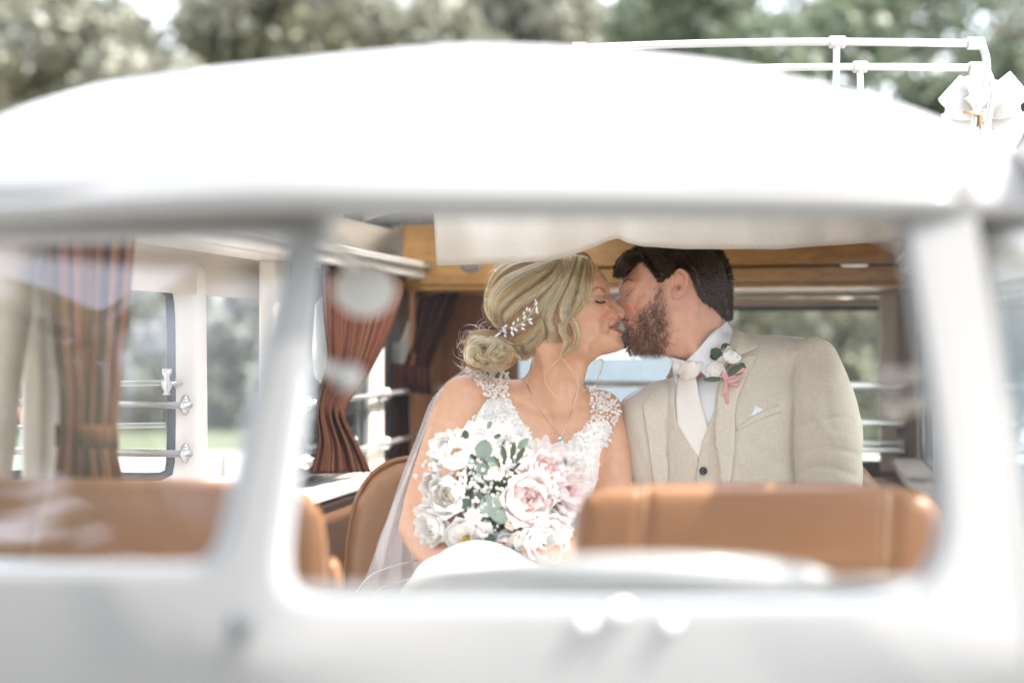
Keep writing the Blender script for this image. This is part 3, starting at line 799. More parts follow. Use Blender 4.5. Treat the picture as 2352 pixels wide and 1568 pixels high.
# ---- front seats, bench, steering wheel, small fittings
M['pipe_tan'] = mat('tan_piping', (.25, .13, .06), .35, var=.08)
def pad(name, poly, yc, Wv, D, feats, m, step=.009, depth=.12, pipes=()):
    rl = Relief(poly, yc, Wv, D, feats, back=None)
    a, b = rl.world_box(.02)
    f = Field(np.arange(a[0], a[1], step), np.arange(yc-depth, yc+depth, step), np.arange(b[0], b[1], step))
    f.relief(rl, 0, ydepth=.3); o = f.to_mesh(name, m, van); fr = f.front()
    for path in pipes:
        q = MB(); q.tube([fr.ray(x, y, yc, -.002)[0] for x, y in spline(path, 26)], .0055, 8); q.build('seat_piping', M['pipe_tan'], o)
    return o
seat = pad('front_seat', [(1322, 1230), (1330, 1160), (1370, 1124), (1480, 1113), (1750, 1108), (1980, 1112), (2095, 1124), (2146, 1156), (2162, 1230), (2165, 1500), (2150, 1900), (1320, 1900), (1312, 1500)], 2.06, 58, 30,
    [('r', [(1482, 1100), (1470, 1300), (1470, 1900)], 10, -13), ('r', [(2036, 1110), (2030, 1300), (2030, 1900)], 10, -13), ('r', [(1490, 1284), (1750, 1282), (2020, 1284)], 9, -11), ('g', 1750, 1200, 200, 50, 0, 8), ('r', [(1800, 1330), (1900, 1345), (2000, 1330)], 10, -3)], M['tan'], pipes=([(1482, 1122), (1472, 1200), (1470, 1300), (1470, 1600)], [(2036, 1126), (2032, 1200), (2030, 1300), (2030, 1600)]))
seat2 = pad('front_seat', [(-420, 1180), (-360, 1120), (-200, 1103), (100, 1099), (400, 1100), (600, 1108), (690, 1120), (732, 1165), (750, 1250), (752, 1450), (745, 1900), (-420, 1900)], 2.06, 60, 30,
    [('r', [(120, 1090), (75, 1300), (40, 1900)], 10, -13), ('r', [(640, 1095), (640, 1300), (640, 1900)], 10, -13), ('r', [(110, 1282), (350, 1284), (630, 1282)], 9, -7), ('g', 380, 1200, 160, 50, 0, 8)], M['tan'], pipes=([(118, 1112), (92, 1200), (70, 1320), (40, 1600)], [(640, 1124), (640, 1300), (640, 1600)]))
pad('arm_rest', [(742, 1400), (745, 1310), (757, 1278), (770, 1278), (784, 1310), (788, 1400), (785, 1800), (745, 1800)], 2.22, 40, 20, [], M['tan'])
bench = pad('bench_seat', [(790, 1390), (797, 1260), (818, 1150), (858, 1085), (915, 1055), (1000, 1048), (1500, 1046), (1900, 1050), (2000, 1090), (2030, 1200), (2035, 1700), (785, 1700)], 3.56, 52, 40,
    [('g', 1400, 1300, 500, 200, 0, 10)], M['tan_d2'] if 'tan_d2' in M else mat('bench_leather', (0.27, 0.145, 0.075), .42, var=.1, bump=.25, bscale=350))
q = MB(); pl = spline([(788, 1420), (797, 1260), (818, 1150), (858, 1085), (915, 1055), (1000, 1048)], 30); q.tube([at(x, y, 3.535) for x, y in pl], .006, 8); q.build('seat_piping', M['piping'], van)
q = MB(); bbox(q, -.72, .74, 1.55, 2.18, -.86, -.74); q.build('bench_cushion', M['tan_d'], van, smooth=False, bevel=.04)
q = MB(); bbox(q, -.72, .74, 1.60, 2.18, -1.22, -.86); q.build('bench_base', M['oak'], van, smooth=False, bevel=.01)
# steering wheel
cx, cy, cz = at(1432, 1300, 1.50)[0], 1.50, HC-.268
rim = [(cx+.212*math.sin(a), cy-.185*math.cos(a), cz+.055*math.cos(a)) for a in np.linspace(0, 2*math.pi, 49)[:-1]]
q = MB(); q.tube(rim, .0165, 12, closed=True); sw = q.build('steering_wheel', M['ivory'], van)
q = MB(); q.ball((cx, cy, cz-.02), .05, 16, 8, (1, 1, .5)); q.build('hub', M['ivory'], sw)
for a in (1.57, -1.57): q = MB(); q.tube([(cx, cy, cz-.02), (cx+.11*math.sin(a), cy-.1*math.cos(a), cz-.02), (cx+.21*math.sin(a), cy-.183*math.cos(a), cz+.054*math.cos(a))], [.018, .012, .010], 8); q.build('spoke', M['ivory'], sw)
q = MB(); q.tube([(cx, cy, cz-.02), (cx, cy-.12, cz-.5)], .022, 10); q.build('steering_column', M['ivory'], van)
# dashboard shelf behind the sill
q = MB(); P = []
for i in range(15):
    u = -.66+1.32*i/14; v0 = vf(u)-.12
    P.append([B(u, v0, -.222), B(u, v0+.10, -.226), B(u, v0+.135, -.235), B(u, v0+.14, -.26), B(u, v0+.12, -.42), B(u, v0+.1, -.5)])
q.grid(P); q.build('dashboard', M['paint'], van)
q = MB(); q.ball(at(838, 664, 1.56), .036, 20, 12, (.95, .3, .85)); q.tube([at(838, 640, 1.57), at(770, 560, 1.50), at(735, 520, 1.46)], .008, 8); q.build('rear_view_mirror', mat('grey_mirror_back', (.40, .40, .39), .4), van)
q = MB(); q.ball(at(802, 868, 1.42), .014, 12, 8); q.tube([at(800, 868, 1.42), at(735, 840, 1.40), at(700, 850, 1.38)], .007, 8); q.build('window_catch', M['ivory'], van)
for px, py in ((2042, 870), (2052, 935)):
    q = MB(); q.ball(at(px, py, 1.60), .015, 12, 8); q.tube([at(px, py, 1.60), at(2120, py-10, 1.48), at(2150, py-14, 1.42)], .010, 8); q.build('window_catch', M['ivory'], van)
for px, py in ((1425, 1400), (1348, 1425), (1542, 1426)):
    q = MB(); q.ball(at(px, py, 1.19), .006, 14, 10); q.tube([at(px, py, 1.19), at(px, py+10, 1.21)], .004, 6); q.build('wiper_bolt', M['chrome'], van)
q = MB(); q.ball(at(548, 1440, 1.185), .0105, 12, 8, (.9, .8, 1.3)); q.tube([at(548, 1440, 1.19), at(575, 1412, 1.195)], .0035, 8); q.build('wiper_arm', M['rubber'], van)
# open cab door beyond the right pillar
mb = MB(); H = spline([(2290, 640), (2300, 600), (2340, 590), (2620, 600), (2640, 640), (2680, 1460), (2660, 1500), (2420, 1500), (2390, 1460)], 60, True)
def yd(x): return 1.47+.00012*(x-2250)
c = H.mean(0); OUT = [(2236, 470), (2700, 480), (2760, 2400), (2370, 2400)]
out = np.array([ray_poly(c, (p-c)/np.linalg.norm(p-c), OUT) for p in H])
rings = [[at(x, y, yd(x)+.05) for x, y in H], [at(x, y, yd(x)+.01) for x, y in H], [at(x, y, yd(x)) for x, y in H+(out-H)*.15], [at(x, y, yd(x)) for x, y in out], [at(x, y, yd(x)+.05) for x, y in out]]
mb.grid([list(r) for r in zip(*rings)], closed_u=True); cd = mb.build('cab_door', M['paint'], van)
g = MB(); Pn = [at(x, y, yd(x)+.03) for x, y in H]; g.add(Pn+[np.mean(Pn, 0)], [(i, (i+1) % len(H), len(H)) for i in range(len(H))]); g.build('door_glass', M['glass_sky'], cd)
k = MB(); k.tube([at(2268, 600, 1.455), at(2300, 560, 1.43), at(2380, 575, 1.42)], [.006, .014, .022], 10); k.ball(at(2385, 580, 1.42), .024, 12, 8, (1.4, .6, .8)); k.build('mirror_arm', M['ivory'], cd)

# ---- open side door with its barred window (left)
D0 = np.array([at(470, 784, 3.32)[0], 3.32]); D1 = np.array([at(-260, 784, 2.92)[0], 2.92]); DL = np.linalg.norm(D1-D0); DT = (D1-D0)/DL; DN = np.array([-DT[1], DT[0]])
if DN[1] > 0: DN = -DN
def DD(a, n, z):      # a along the leaf from the hinge, n out towards the cab, z
    p = D0+DT*a+DN*n; return (p[0], p[1], HC+z)
def dpt(px, py, n=0.0):   # where a line of sight meets the leaf
    k = (px-1176)/FPX; a = (k*D0[1]-D0[0])/(DT[0]-k*DT[1]); Y = D0[1]+DT[1]*a; return DD(a, n, (784-py)*Y/FPX)
door = MB(); Hd = spline([(392, 1060), (380, 1085), (345, 1096), (100, 1090), (-150, 1094), (-205, 1060), (-215, 850), (-205, 650), (-150, 622), (100, 632), (320, 642), (368, 654), (390, 690), (394, 850)], 80, True)
Od = [(468, 598), (474, 1240), (474, 1900), (-330, 1950), (-310, 540)]
c = Hd.mean(0); Oo = np.array([ray_poly(c, (p-c)/np.linalg.norm(p-c), Od) for p in Hd])
rings = [[dpt(x, y, -.03) for x, y in Hd], [dpt(x, y, .0) for x, y in Hd], [dpt(x, y, .006) for x, y in Hd+(Oo-Hd)*.12], [dpt(x, y, .006) for x, y in Hd+(Oo-Hd)*.42], [dpt(x, y, .022) for x, y in Hd+(Oo-Hd)*.50], [dpt(x, y, .022) for x, y in Hd+(Oo-Hd)*.93], [dpt(x, y, .012) for x, y in Oo], [dpt(x, y, -.03) for x, y in Oo]]
door.grid([list(r) for r in zip(*rings)], closed_u=True); dr = door.build('side_door', M['inner'], van)
g = MB(); g.tube([dpt(x, y, -.002) for x, y in Hd], .011, 8, closed=True); g.build('gasket', M['rubber'], dr)
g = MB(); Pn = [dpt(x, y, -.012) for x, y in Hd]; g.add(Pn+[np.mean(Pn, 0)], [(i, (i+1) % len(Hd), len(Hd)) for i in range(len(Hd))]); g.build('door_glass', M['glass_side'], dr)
for py in (930, 1040):
    q = MB(); q.tube([dpt(410, py, .03), dpt(-210, py-12, .03)], .0085, 10); q.build('guard_bar', M['alu'], dr)
    q = MB(); p = dpt(420, py, .012); q.ball(p, .012, 10, 8, (.9, .6, 2.0)); q.tube([dpt(421, py, .006), dpt(421, py, .034), dpt(400, py, .034)], .009, 8)
    for dz in (-16, 16): q.ball(dpt(420, py+dz, .014), .0055, 8, 6)
    q.build('bracket', M['alu'], dr)
for py in (880, 978):
    q = MB(); q.tube([dpt(398, py, -.05), dpt(-210, py+10, -.05)], .006, 8); q.build('outer_bar', M['alu'], dr)
q = MB(); q.tube([dpt(372, 846, .03), dpt(372, 856, .03), dpt(372, 866, .03), dpt(372, 886, .03), dpt(372, 898, .03), dpt(372, 906, .03)], [.010, .011, .006, .012, .006, .010], 10); q.tube([dpt(362, 880, .03), dpt(408, 880, .02)], .006, 8)
q.add([dpt(398, 870, .012), dpt(418, 880, .012), dpt(398, 892, .012), dpt(398, 870, .004), dpt(418, 880, .004), dpt(398, 892, .004)], [(0, 1, 2), (3, 5, 4), (0, 3, 4, 1), (1, 4, 5, 2), (2, 5, 3, 0)]); q.build('window_latch', M['alu'], dr)
q = MB(); q.box((0, 1, 0, 1, 0, 1), lambda a, b, c_: dpt(478+50*a, 1092-50*c_, .02-.012*b)); q.tube([dpt(510, 1045, .024), dpt(510, 1090, .024)], .006, 8); q.build('door_hinge', M['inner'], van, smooth=False)
# ------------------------------------------------------------------ the couple
def zz(z, ox, oy, k=.192): return [(ox+k*a, oy+k*b) for a, b in z]
def zb(z): return zz(z, 1053.7, 564.5)          # tracing frames
def zg(z): return zz(z, 1373.6, 545.7)
def skin_mat(name, rough=0.45):
    m, n, l, p = nodes(name)
    at_ = n.new('ShaderNodeAttribute'); at_.attribute_name = 'Col'
    tc = n.new('ShaderNodeTexCoord'); nz = n.new('ShaderNodeTexNoise'); nz.inputs['Scale'].default_value = 55; nz.inputs['Detail'].default_value = 6
    l.new(tc.outputs['Object'], nz.inputs['Vector'])
    mx = n.new('ShaderNodeMix'); mx.data_type = 'RGBA'; mx.blend_type = 'MULTIPLY'; mx.inputs[0].default_value = 1
    cr = n.new('ShaderNodeValToRGB'); cr.color_ramp.elements[0].position = .3; cr.color_ramp.elements[0].color = (.93, .88, .86, 1)
    cr.color_ramp.elements[1].position = .7; cr.color_ramp.elements[1].color = (1, 1, 1, 1)
    l.new(nz.outputs['Fac'], cr.inputs[0]); l.new(at_.outputs['Color'], mx.inputs[6]); l.new(cr.outputs[0], mx.inputs[7])
    l.new(mx.outputs[2], p.inputs['Base Color']); p.inputs['Roughness'].default_value = rough
    p.inputs['Subsurface Weight'].default_value = 0.18; p.inputs['Subsurface Scale'].default_value = 0.008
    p.inputs['Subsurface Radius'].default_value = (1, .45, .3); p.inputs['Specular IOR Level'].default_value = 0.4
    nb = n.new('ShaderNodeTexNoise'); nb.inputs['Scale'].default_value = 700; l.new(tc.outputs['Object'], nb.inputs['Vector'])
    b = n.new('ShaderNodeBump'); b.inputs['Strength'].default_value = .28; b.inputs['Distance'].default_value = .0006
    l.new(nb.outputs['Fac'], b.inputs['Height']); l.new(b.outputs[0], p.inputs['Normal'])
    return m
M['skin_b'] = skin_mat('tanned_skin', .42); M['skin_g'] = skin_mat('fair_skin', .5)
def ramp_mix(c, w, col): return c*(1-w[:, None])+np.array(col)*w[:, None]
def px_of(V): return V[:, 0]*FPX/V[:, 1]+1176, 784-(V[:, 2]-HC)*FPX/V[:, 1]
def ppx(V, yc): return V[:, 0]*FPX/yc+1176, 784-(V[:, 2]-HC)*FPX/yc
def A4(px, py, Y, r): return (*at(px, py, Y), r)

# ================= bride
YB = 3.262
bride_face = zb([(1690, 296), (1745, 366), (1786, 440), (1801, 510), (1808, 575), (1832, 628), (1880, 670), (1930, 708), (1974, 758), (1995, 804), (1984, 848), (1952, 876), (1915, 884), (1912, 905), (1934, 926), (1936, 950), (1912, 968), (1944, 996), (1974, 1036), (1966, 1066), (1940, 1084), (1950, 1130), (1978, 1178), (1968, 1228), (1905, 1266), (1800, 1294), (1690, 1318)])
bride_head = bride_face+[(1356, 830), (1300, 838), (1240, 826), (1200, 780), (1182, 730), (1180, 680), (1195, 630), (1230, 596), (1280, 580), (1330, 584), (1362, 602)]
BW = [(1434, 716, 13, 7), (1424, 706, 12, 7), (1408, 690, 12, 7), (1418, 728, 15, 7), (1404, 722, 24, 8), (1396, 733, 33, 9), (1424, 744, 20, 8), (1408, 748, 30, 8), (1396, 752, 40, 9), (1430, 762, 20, 8), (1412, 762, 32, 9), (1430, 794, 20, 10), (1412, 790, 34, 10), (1394, 780, 44, 12), (1380, 800, 42, 12), (1394, 690, 32, 7), (1380, 690, 44, 8), (1366, 690, 53, 9), (1380, 716, 50, 10), (1366, 712, 58, 12), (1350, 750, 58, 16), (1396, 660, 34, 9), (1384, 664, 46, 9), (1370, 666, 56, 10), (1390, 640, 46, 10), (1376, 630, 58, 12), (1350, 640, 66), (1310, 720, 70), (1320, 780, 62), (1290, 820, 54), (1280, 600, 72), (1220, 680, 70), (1205, 760, 56)]
BD = [(1434, 716, 15, 8), (1420, 700, 12, 8), (1408, 690, 13, 8), (1424, 744, 13, 8), (1430, 762, 14, 8), (1430, 794, 26, 10), (1410, 806, 34, 12), (1370, 816, 46, 14), (1396, 660, 34, 10), (1390, 640, 40, 12), (1376, 625, 60), (1300, 600, 78), (1200, 680, 78), (1210, 780, 60), (1300, 830, 50), (1340, 720, 70)]
BF = [('g', 1379, 689, 11, 7, 8, 4.0), ('g', 1384, 676, 13, 5, 12, -2.6), ('r', zb([(1600, 618), (1665, 606), (1740, 618)]), 1.6, -1.5), ('r', zb([(1640, 652), (1690, 672), (1752, 660)]), 1.7, -2.2),
      ('r', zb([(1590, 556), (1680, 498), (1770, 540)]), 7, 2.4), ('g', 1378, 717, 16, 12, 0, 3.5), ('r', zb([(1868, 770), (1850, 820), (1800, 900)]), 4, -1.4),
      ('g', 1415, 726, 5.5, 4.5, 0, 6.0), ('g', 1422, 727, 3.4, 2.4, -10, -6.5), ('r', zb([(1838, 770), (1822, 830), (1850, 868)]), 2.2, -2.4),
      ('r', zb([(1796, 976), (1850, 962), (1912, 966)]), 2.2, -4.5), ('r', zb([(1810, 966), (1870, 935), (1930, 934)]), 3.0, 2.2), ('r', zb([(1815, 985), (1890, 1016), (1960, 1040)]), 4.2, 3.2),
      ('r', zb([(1850, 1050), (1940, 1086)]), 4, -2.0), ('g', 1396, 760, 6, 9, 0, -2.0), ('g', 1425, 794, 10, 8, 0, 3)]
brl = Relief(bride_head, YB, BW, BD, BF, back=None, sW=18, sD=18, n=220)
xs = axis((-.37, .0, .006), (.0, .19, .0032), (.19, .275, .0016), (.275, .40, .006))
ys = axis((2.78, 3.10, .006), (3.10, 3.42, .003), (3.42, 3.50, .01))
zs = axis((HC-.62, HC-.28, .007), (HC-.28, HC-.06, .005), (HC-.06, HC+.12, .0016), (HC+.12, HC+.24, .004))
fb = Field(xs, ys, zs)
fb.relief(brl, 0, ydepth=.12)
fbh = fb.copy()
# neck, shoulders, chest
fb.chain([A4(1285, 806, 3.268, .048), A4(1270, 850, 3.278, .053), A4(1258, 905, 3.29, .057), A4(1255, 960, 3.30, .075)], .018)
fb.chain([A4(1332, 800, 3.262, .022), A4(1322, 850, 3.255, .026), A4(1300, 935, 3.235, .022)], .02)        # front of the neck
fb.chain([A4(1250, 800, 3.222, .014), A4(1266, 880, 3.228, .013), A4(1280, 945, 3.225, .009)], .022)       # neck tendon
torso = Relief([(1195, 872), (1130, 868), (1086, 866), (1060, 900), (1068, 960), (1082, 1010), (1094, 1100), (1092, 1200), (1080, 1330), (1100, 1420), (1380, 1420), (1394, 1300), (1380, 1180), (1386, 1080), (1396, 1000), (1416, 950), (1408, 915), (1375, 898), (1335, 885), (1300, 878)], 3.30,
    [(1230, 900, 62), (1100, 900, 46), (1390, 930, 46), (1230, 1000, 92), (1150, 1060, 104), (1320, 1060, 104), (1230, 1200, 92), (1230, 1350, 105)], [(1230, 900, 40), (1100, 890, 34), (1230, 1050, 85), (1230, 1300, 90)],
    [('r', [(1120, 893), (1180, 915), (1245, 945)], 9, 5), ('r', [(1385, 925), (1340, 925), (1275, 948)], 9, 5), ('g', 1262, 955, 10, 9, 0, -6), ('r', [(1262, 960), (1258, 1050)], 14, -5),
     ('g', 1168, 1060, 46, 52, 0, 30), ('g', 1330, 1062, 42, 52, 0, 30), ('g', 1200, 925, 18, 10, 10, -4), ('g', 1325, 935, 18, 10, -10, -4)], back=(), sW=60, sD=50, n=160)
fb.relief(torso, .03, ydepth=.2)
armR = [A4(1066, 914, 3.265, .053), A4(1040, 965, 3.24, .053), A4(1008, 1060, 3.20, .050), A4(976, 1150, 3.14, .046), A4(964, 1210, 3.10, .044)]
foreR = [A4(964, 1212, 3.10, .043), A4(982, 1246, 3.02, .041), A4(1012, 1277, 2.93, .034), A4(1050, 1300, 2.85, .026)]
armL = [A4(1384, 946, 3.30, .046), A4(1404, 1010, 3.28, .045), A4(1412, 1110, 3.24, .041), A4(1402, 1190, 3.18, .038)]
foreL = [A4(1402, 1192, 3.18, .038), A4(1370, 1232, 3.06, .037), A4(1318, 1262, 2.95, .028)]
fb.chain(armR, .025); fb.chain(foreR, .012); fb.chain(armL, .02); fb.chain(foreL, .012)
def hand(f, wrist, fwd, up, nrm, s=1.0, curl=1.0):
    """five-fingered hand: wrist point, fwd along the palm, up towards the thumb side, nrm away from the palm side"""
    w, fw, u, nn = [np.array(a, float) for a in (wrist, fwd, up, nrm)]
    def P(a, b, c, r): return (*(w+fw*a*s+u*b*s+nn*c*s), r*s)
    f.chain([P(-.01, 0, 0, .026), P(.03, .004, 0, .027), P(.065, .004, 0, .027)], .012)
    for i, (b, L) in enumerate(((.030, .072), (.011, .080), (-.009, .075), (-.028, .060))):
        f.chain([P(.045, b*.8, 0, .012), P(.088, b*1.02, .006, .0108), P(.088+L*.45, b*1.05, -.008*curl, .0096), P(.088+L*.62, b*1.05, -.03*curl, .0088), P(.088+L*.55, b*1.05, -.052*curl, .0078)], .003)
    f.chain([P(.01, .022, -.006, .015), P(.045, .050, -.014, .0125), P(.075, .058, -.030, .0105), P(.098, .052, -.044, .009)], .006)
def unit(v): v = np.array(v, float); return v/np.linalg.norm(v)
w1 = at(1306, 1266, 2.93); fw1 = unit(at(1232, 1282, 2.885)-w1)
hand(fb, w1, fw1, (0, .1, .99), (0, -.99, .1), .92)
w2 = at(1056, 1302, 2.845); fw2 = unit(at(1130, 1296, 2.87)-w2)
hand(fb, w2, fw2, (0, .1, .99), (0, -.99, .1), .92)

LIPU = spline(zb([(1800, 974), (1850, 945), (1900, 925), (1932, 934)]), 20); LIPL = spline(zb([(1804, 980), (1860, 1004), (1920, 1030), (1972, 1040)]), 20)
def bride_col(V):
    x, z = ppx(V, YB); c = np.tile(np.array([.63, .36, .225]), (len(V), 1))
    hd = (z < 830) & (x > 1200)
    g = lambda cx, cz, sx, sz: np.exp(-.5*(((x-cx)/sx)**2+((z-cz)/sz)**2))*hd
    c = ramp_mix(c, .7*g(1384, 722, 20, 12), (.60, .24, .15))
    c = ramp_mix(c, .5*g(1436, 716, 9, 8), (.62, .30, .22))
    c = ramp_mix(c, .85*g(1380, 684, 15, 6), (.30, .15, .085))
    c = ramp_mix(c, .25*g(1395, 640, 30, 22), (.64, .38, .24))
    dl = np.minimum(seg_dist(x, z, LIPU, False)/3.4, seg_dist(x, z, LIPL, False)/4.8)
    c = ramp_mix(c, np.clip(1.25-dl*dl, 0, 1)*.9*hd, (.33, .105, .095))
    ml = seg_dist(x, z, np.array(zb([(1800, 976), (1850, 966), (1912, 966)])), False)
    c = ramp_mix(c, np.clip(1.2-ml/1.8, 0, 1)*.8*hd, (.10, .03, .03))
    c = ramp_mix(c, .7*np.exp(-.5*(((x-1423)/3.0)**2+((z-728)/2.0)**2))*hd, (.12, .04, .03))
    arm = sstep(3.25, 3.0, V[:, 1]); c = ramp_mix(c, .35*arm, (.66, .42, .32))
    return c
bride = empty('person', (0.06, 3.3, .75), 'person in a white lace wedding dress with blonde hair tied up, kissing the bearded person', 'person', 'the wedding couple')
fb.to_mesh('body', M['skin_b'], bride, color=bride_col)

# hair: an underlying mass, then locks of strands
fh = Field(axis((-.14, .27, .003)), axis((3.12, 3.42, .003)), axis((HC-.10, HC+.235, .003)))
PXh, PZh = fh.px(YB)
hair_reg = zb([(1300, 40), (1560, 100), (1612, 200), (1600, 420), (1578, 620), (1500, 720), (1400, 820), (1330, 900), (1380, 1000), (1300, 1120), (1180, 1160), (1050, 1150), (960, 1190), (860, 1290), (700, 1330), (560, 1300), (300, 1100), (200, 700), (300, 300), (700, 60)])
th = np.clip(sdpoly(PXh, PZh, spline(hair_reg, 120, True))*.35, -6, 9)/1000
i0 = fb.sl((fh.xs[0], fh.ys[0], fh.zs[0]), (fh.xs[-1], fh.ys[-1], fh.zs[-1]))
fh.relief(Relief(bride_head, YB, BW, BD, (), back=None, sW=18, sD=18, n=200), 0, ydepth=.15)
fh.F = fh.F-th[:, None, :].astype(np.float32)
fh.F[np.broadcast_to((th < -.001)[:, None, :], fh.F.shape)] += .02
mass = Relief(zb([(1540, 110), (1400, 92), (1200, 100), (900, 140), (640, 190), (440, 330), (360, 480), (328, 650), (345, 780), (430, 910), (500, 1000), (540, 1120), (640, 1220), (760, 1270), (860, 1270), (950, 1170), (985, 1000), (1040, 860), (1200, 760), (1400, 560), (1520, 300)]), YB+.004, [(1300, 620, 76), (1180, 640, 74), (1170, 740, 64), (1220, 780, 58)], [(1200, 680, 70), (1330, 620, 60)], [], back=None, sW=40, n=120)
fh.relief(mass, .02, ydepth=.16)
for px, py, Y, rx, ry, rz in ((1118, 802, YB-.012, .052, .048, .046), (1102, 822, YB-.02, .034, .036, .026), (1150, 815, YB-.02, .040, .040, .034), (1098, 786, YB-.015, .028, .034, .026)):
    fh.ell(at(px, py, Y), (rx, ry, rz), .012)
M['hair_under'] = mat('blonde_hair_mass', (.32, .19, .085), .6, var=.3, scale=60)
hair_b = fh.to_mesh('hair', M['hair_under'], bride)
frh = fh.front()
M['blonde'] = hair_mat('blonde_hair', (.44, .245, .092), (.84, .56, .265), .26)
M['blonde_dark'] = hair_mat('dark_blonde_hair', (.18, .092, .034), (.42, .235, .095), .32); M['blonde_light'] = hair_mat('pale_blonde_hair', (.80, .57, .31), (.95, .79, .53), .24)

def lock(paths, n, spread, lift=.004, jit=.0022, npt=26, front=frh, wave=0.0, z2=zb, Y0=3.2, taper=.5, depth=None, mirror=None, cl=.0, shade=None):
    """strands that follow a lane between traced paths over the hair mass"""
    Ps = [spline(z2(p) if z2 else p, npt) for p in paths]; G = []
    ncl = max(4, n//24); cc = (np.arange(ncl)+rng.uniform(.2, .8, ncl))/ncl; cd = rng.normal(0, .0016, ncl); cw = rng.uniform(.25, .6, ncl)/ncl; ct = rng.normal(0, 1, ncl)
    cid = []
    for _ in range(n):
        c_ = int(rng.integers(ncl)); cid.append(c_); cdep = cd[c_] if n > 60 else 0
        if len(Ps) > 1:
            k = float(np.clip(cc[c_]+rng.normal(0, cw[c_]), 0, 1))*(len(Ps)-1)*.999; i = min(int(k), len(Ps)-2); P = Ps[i]*(1-(k-i))+Ps[i+1]*(k-i)
            edge = 1-abs(2*k/(len(Ps)-1)-1)**3
        else: P = Ps[0]; edge = 1
        P = P.copy(); t = np.linspace(0, 1, npt)
        o = (rng.normal(0, spread*.45)+ct[c_]*spread*.5*np.sin(3*t+ct[c_]*4))*(1-(1-taper)*np.abs(2*t-1)); T = np.gradient(P, axis=0); T /= np.linalg.norm(T, axis=1)[:, None]+1e-9
        N = np.stack([-T[:, 1], T[:, 0]], 1)
        ph = rng.uniform(0, 6.28)
        P = P+N*(o+wave*np.sin(t*rng.uniform(4, 9)+ph)*t)[:, None]
        cut = rng.uniform(.72, 1.0) if cl == 0 else rng.uniform(cl, 1)
        tt = np.linspace(rng.uniform(0, .12), cut, npt); P = np.stack([np.interp(tt, t, P[:, q]) for q in (0, 1)], 1)
        dl = lift*(.35+.65*edge)*np.sin(np.pi*np.clip(tt*.9+.08, 0, 1))**.6+rng.normal(0, jit*.6)+cdep
        if depth is None: W_ = front.ray(P[:, 0], P[:, 1], Y0, dl+.001)
        else:
            Yd = np.interp(tt, np.linspace(0, 1, len(depth)), depth)-dl
            W_ = np.stack([(P[:, 0]-1176)*Yd/FPX, Yd, HC+(784-P[:, 1])*Yd/FPX], 1)
        G.append(W_)
    G = np.array(G)
    if shade is not None:
        tone = rng.uniform(size=ncl)[np.array(cid)]
        for lst, a_, b_ in zip(shade, (0, .34, .74), (.34, .74, 1.01)):
            sel = G[(tone >= a_) & (tone < b_)]
            if len(sel):
                lst.append(sel)
                if mirror is not None: s2 = sel[::2].copy(); s2[:, :, 1] = 2*mirror-s2[:, :, 1]; lst.append(s2)
        return G
    if mirror is not None:
        G2 = G.copy(); G2[:, :, 1] = 2*mirror-G2[:, :, 1]; G = np.concatenate([G, G2[::2]])
    return G
SH = ([], [], [])
# crown sweep to the back
lock([[(1230, 110), (1000, 190), (760, 280), (520, 400), (390, 560), (352, 720), (400, 900), (480, 990)], [(1225, 130), (1020, 250), (760, 400), (560, 560), (430, 720), (440, 880), (520, 980)], [(1225, 150), (1080, 300), (860, 470), (640, 620), (500, 780), (500, 900), (545, 980)]], 1500, 6, .009, mirror=YB, shade=SH)
lock([[(1220, 140), (1130, 330), (930, 500), (700, 650), (560, 800), (530, 900), (560, 990)], [(1235, 170), (1150, 400), (980, 560), (760, 720), (620, 850), (580, 930), (580, 1000)]], 1000, 6, .012, mirror=YB, shade=SH)
lock([[(1290, 110), (900, 150), (640, 200), (450, 330), (360, 500), (325, 680), (345, 820), (430, 940)]], 350, 5, .004, mirror=YB, shade=SH)
# fall in front of it
lock([[(1240, 120), (1190, 380), (1060, 560), (900, 720), (760, 860), (640, 960)], [(1300, 110), (1230, 400), (1110, 600), (980, 760), (840, 900), (700, 990)]], 800, 6, .008, shade=SH)
lock([[(1330, 105), (1260, 380), (1160, 580), (1050, 740), (1000, 860), (960, 960)], [(1430, 100), (1330, 350), (1230, 560), (1150, 740), (1120, 880), (1130, 1000)]], 1000, 6, .009, shade=SH)
lock([[(1440, 105), (1370, 330), (1290, 540), (1210, 720), (1210, 860), (1260, 980), (1280, 1060)], [(1510, 120), (1440, 340), (1370, 560), (1330, 700), (1310, 820), (1290, 920)]], 900, 6, .012, shade=SH)
lock([[(1520, 120), (1490, 300), (1440, 520), (1400, 680), (1340, 800), (1270, 900), (1230, 990)], [(1585, 170), (1588, 380), (1572, 560), (1520, 690), (1420, 800), (1330, 890), (1290, 950)]], 1100, 5, .016, mirror=YB, shade=SH)
lock([[(1380, 840), (1440, 950), (1475, 1070), (1440, 1200), (1340, 1280), (1262, 1340)], [(1310, 880), (1370, 980), (1400, 1100), (1370, 1200), (1300, 1270), (1240, 1345)]], 480, 5, .012, depth=[3.186, 3.187, 3.189, 3.193, 3.2, 3.205], shade=SH)
lock([[(1190, 900), (1200, 1020), (1262, 1130), (1250, 1220), (1225, 1290), (1250, 1360)], [(1260, 920), (1270, 1040), (1320, 1140), (1290, 1240), (1240, 1300), (1262, 1366)]], 380, 5, .010, depth=[3.184, 3.187, 3.192, 3.198, 3.204, 3.208], shade=SH)
lock([[(1010, 900), (1060, 990), (1100, 1100), (1150, 1180)], [(1120, 900), (1160, 1010), (1190, 1100), (1220, 1180)]], 350, 6, .006, shade=SH)
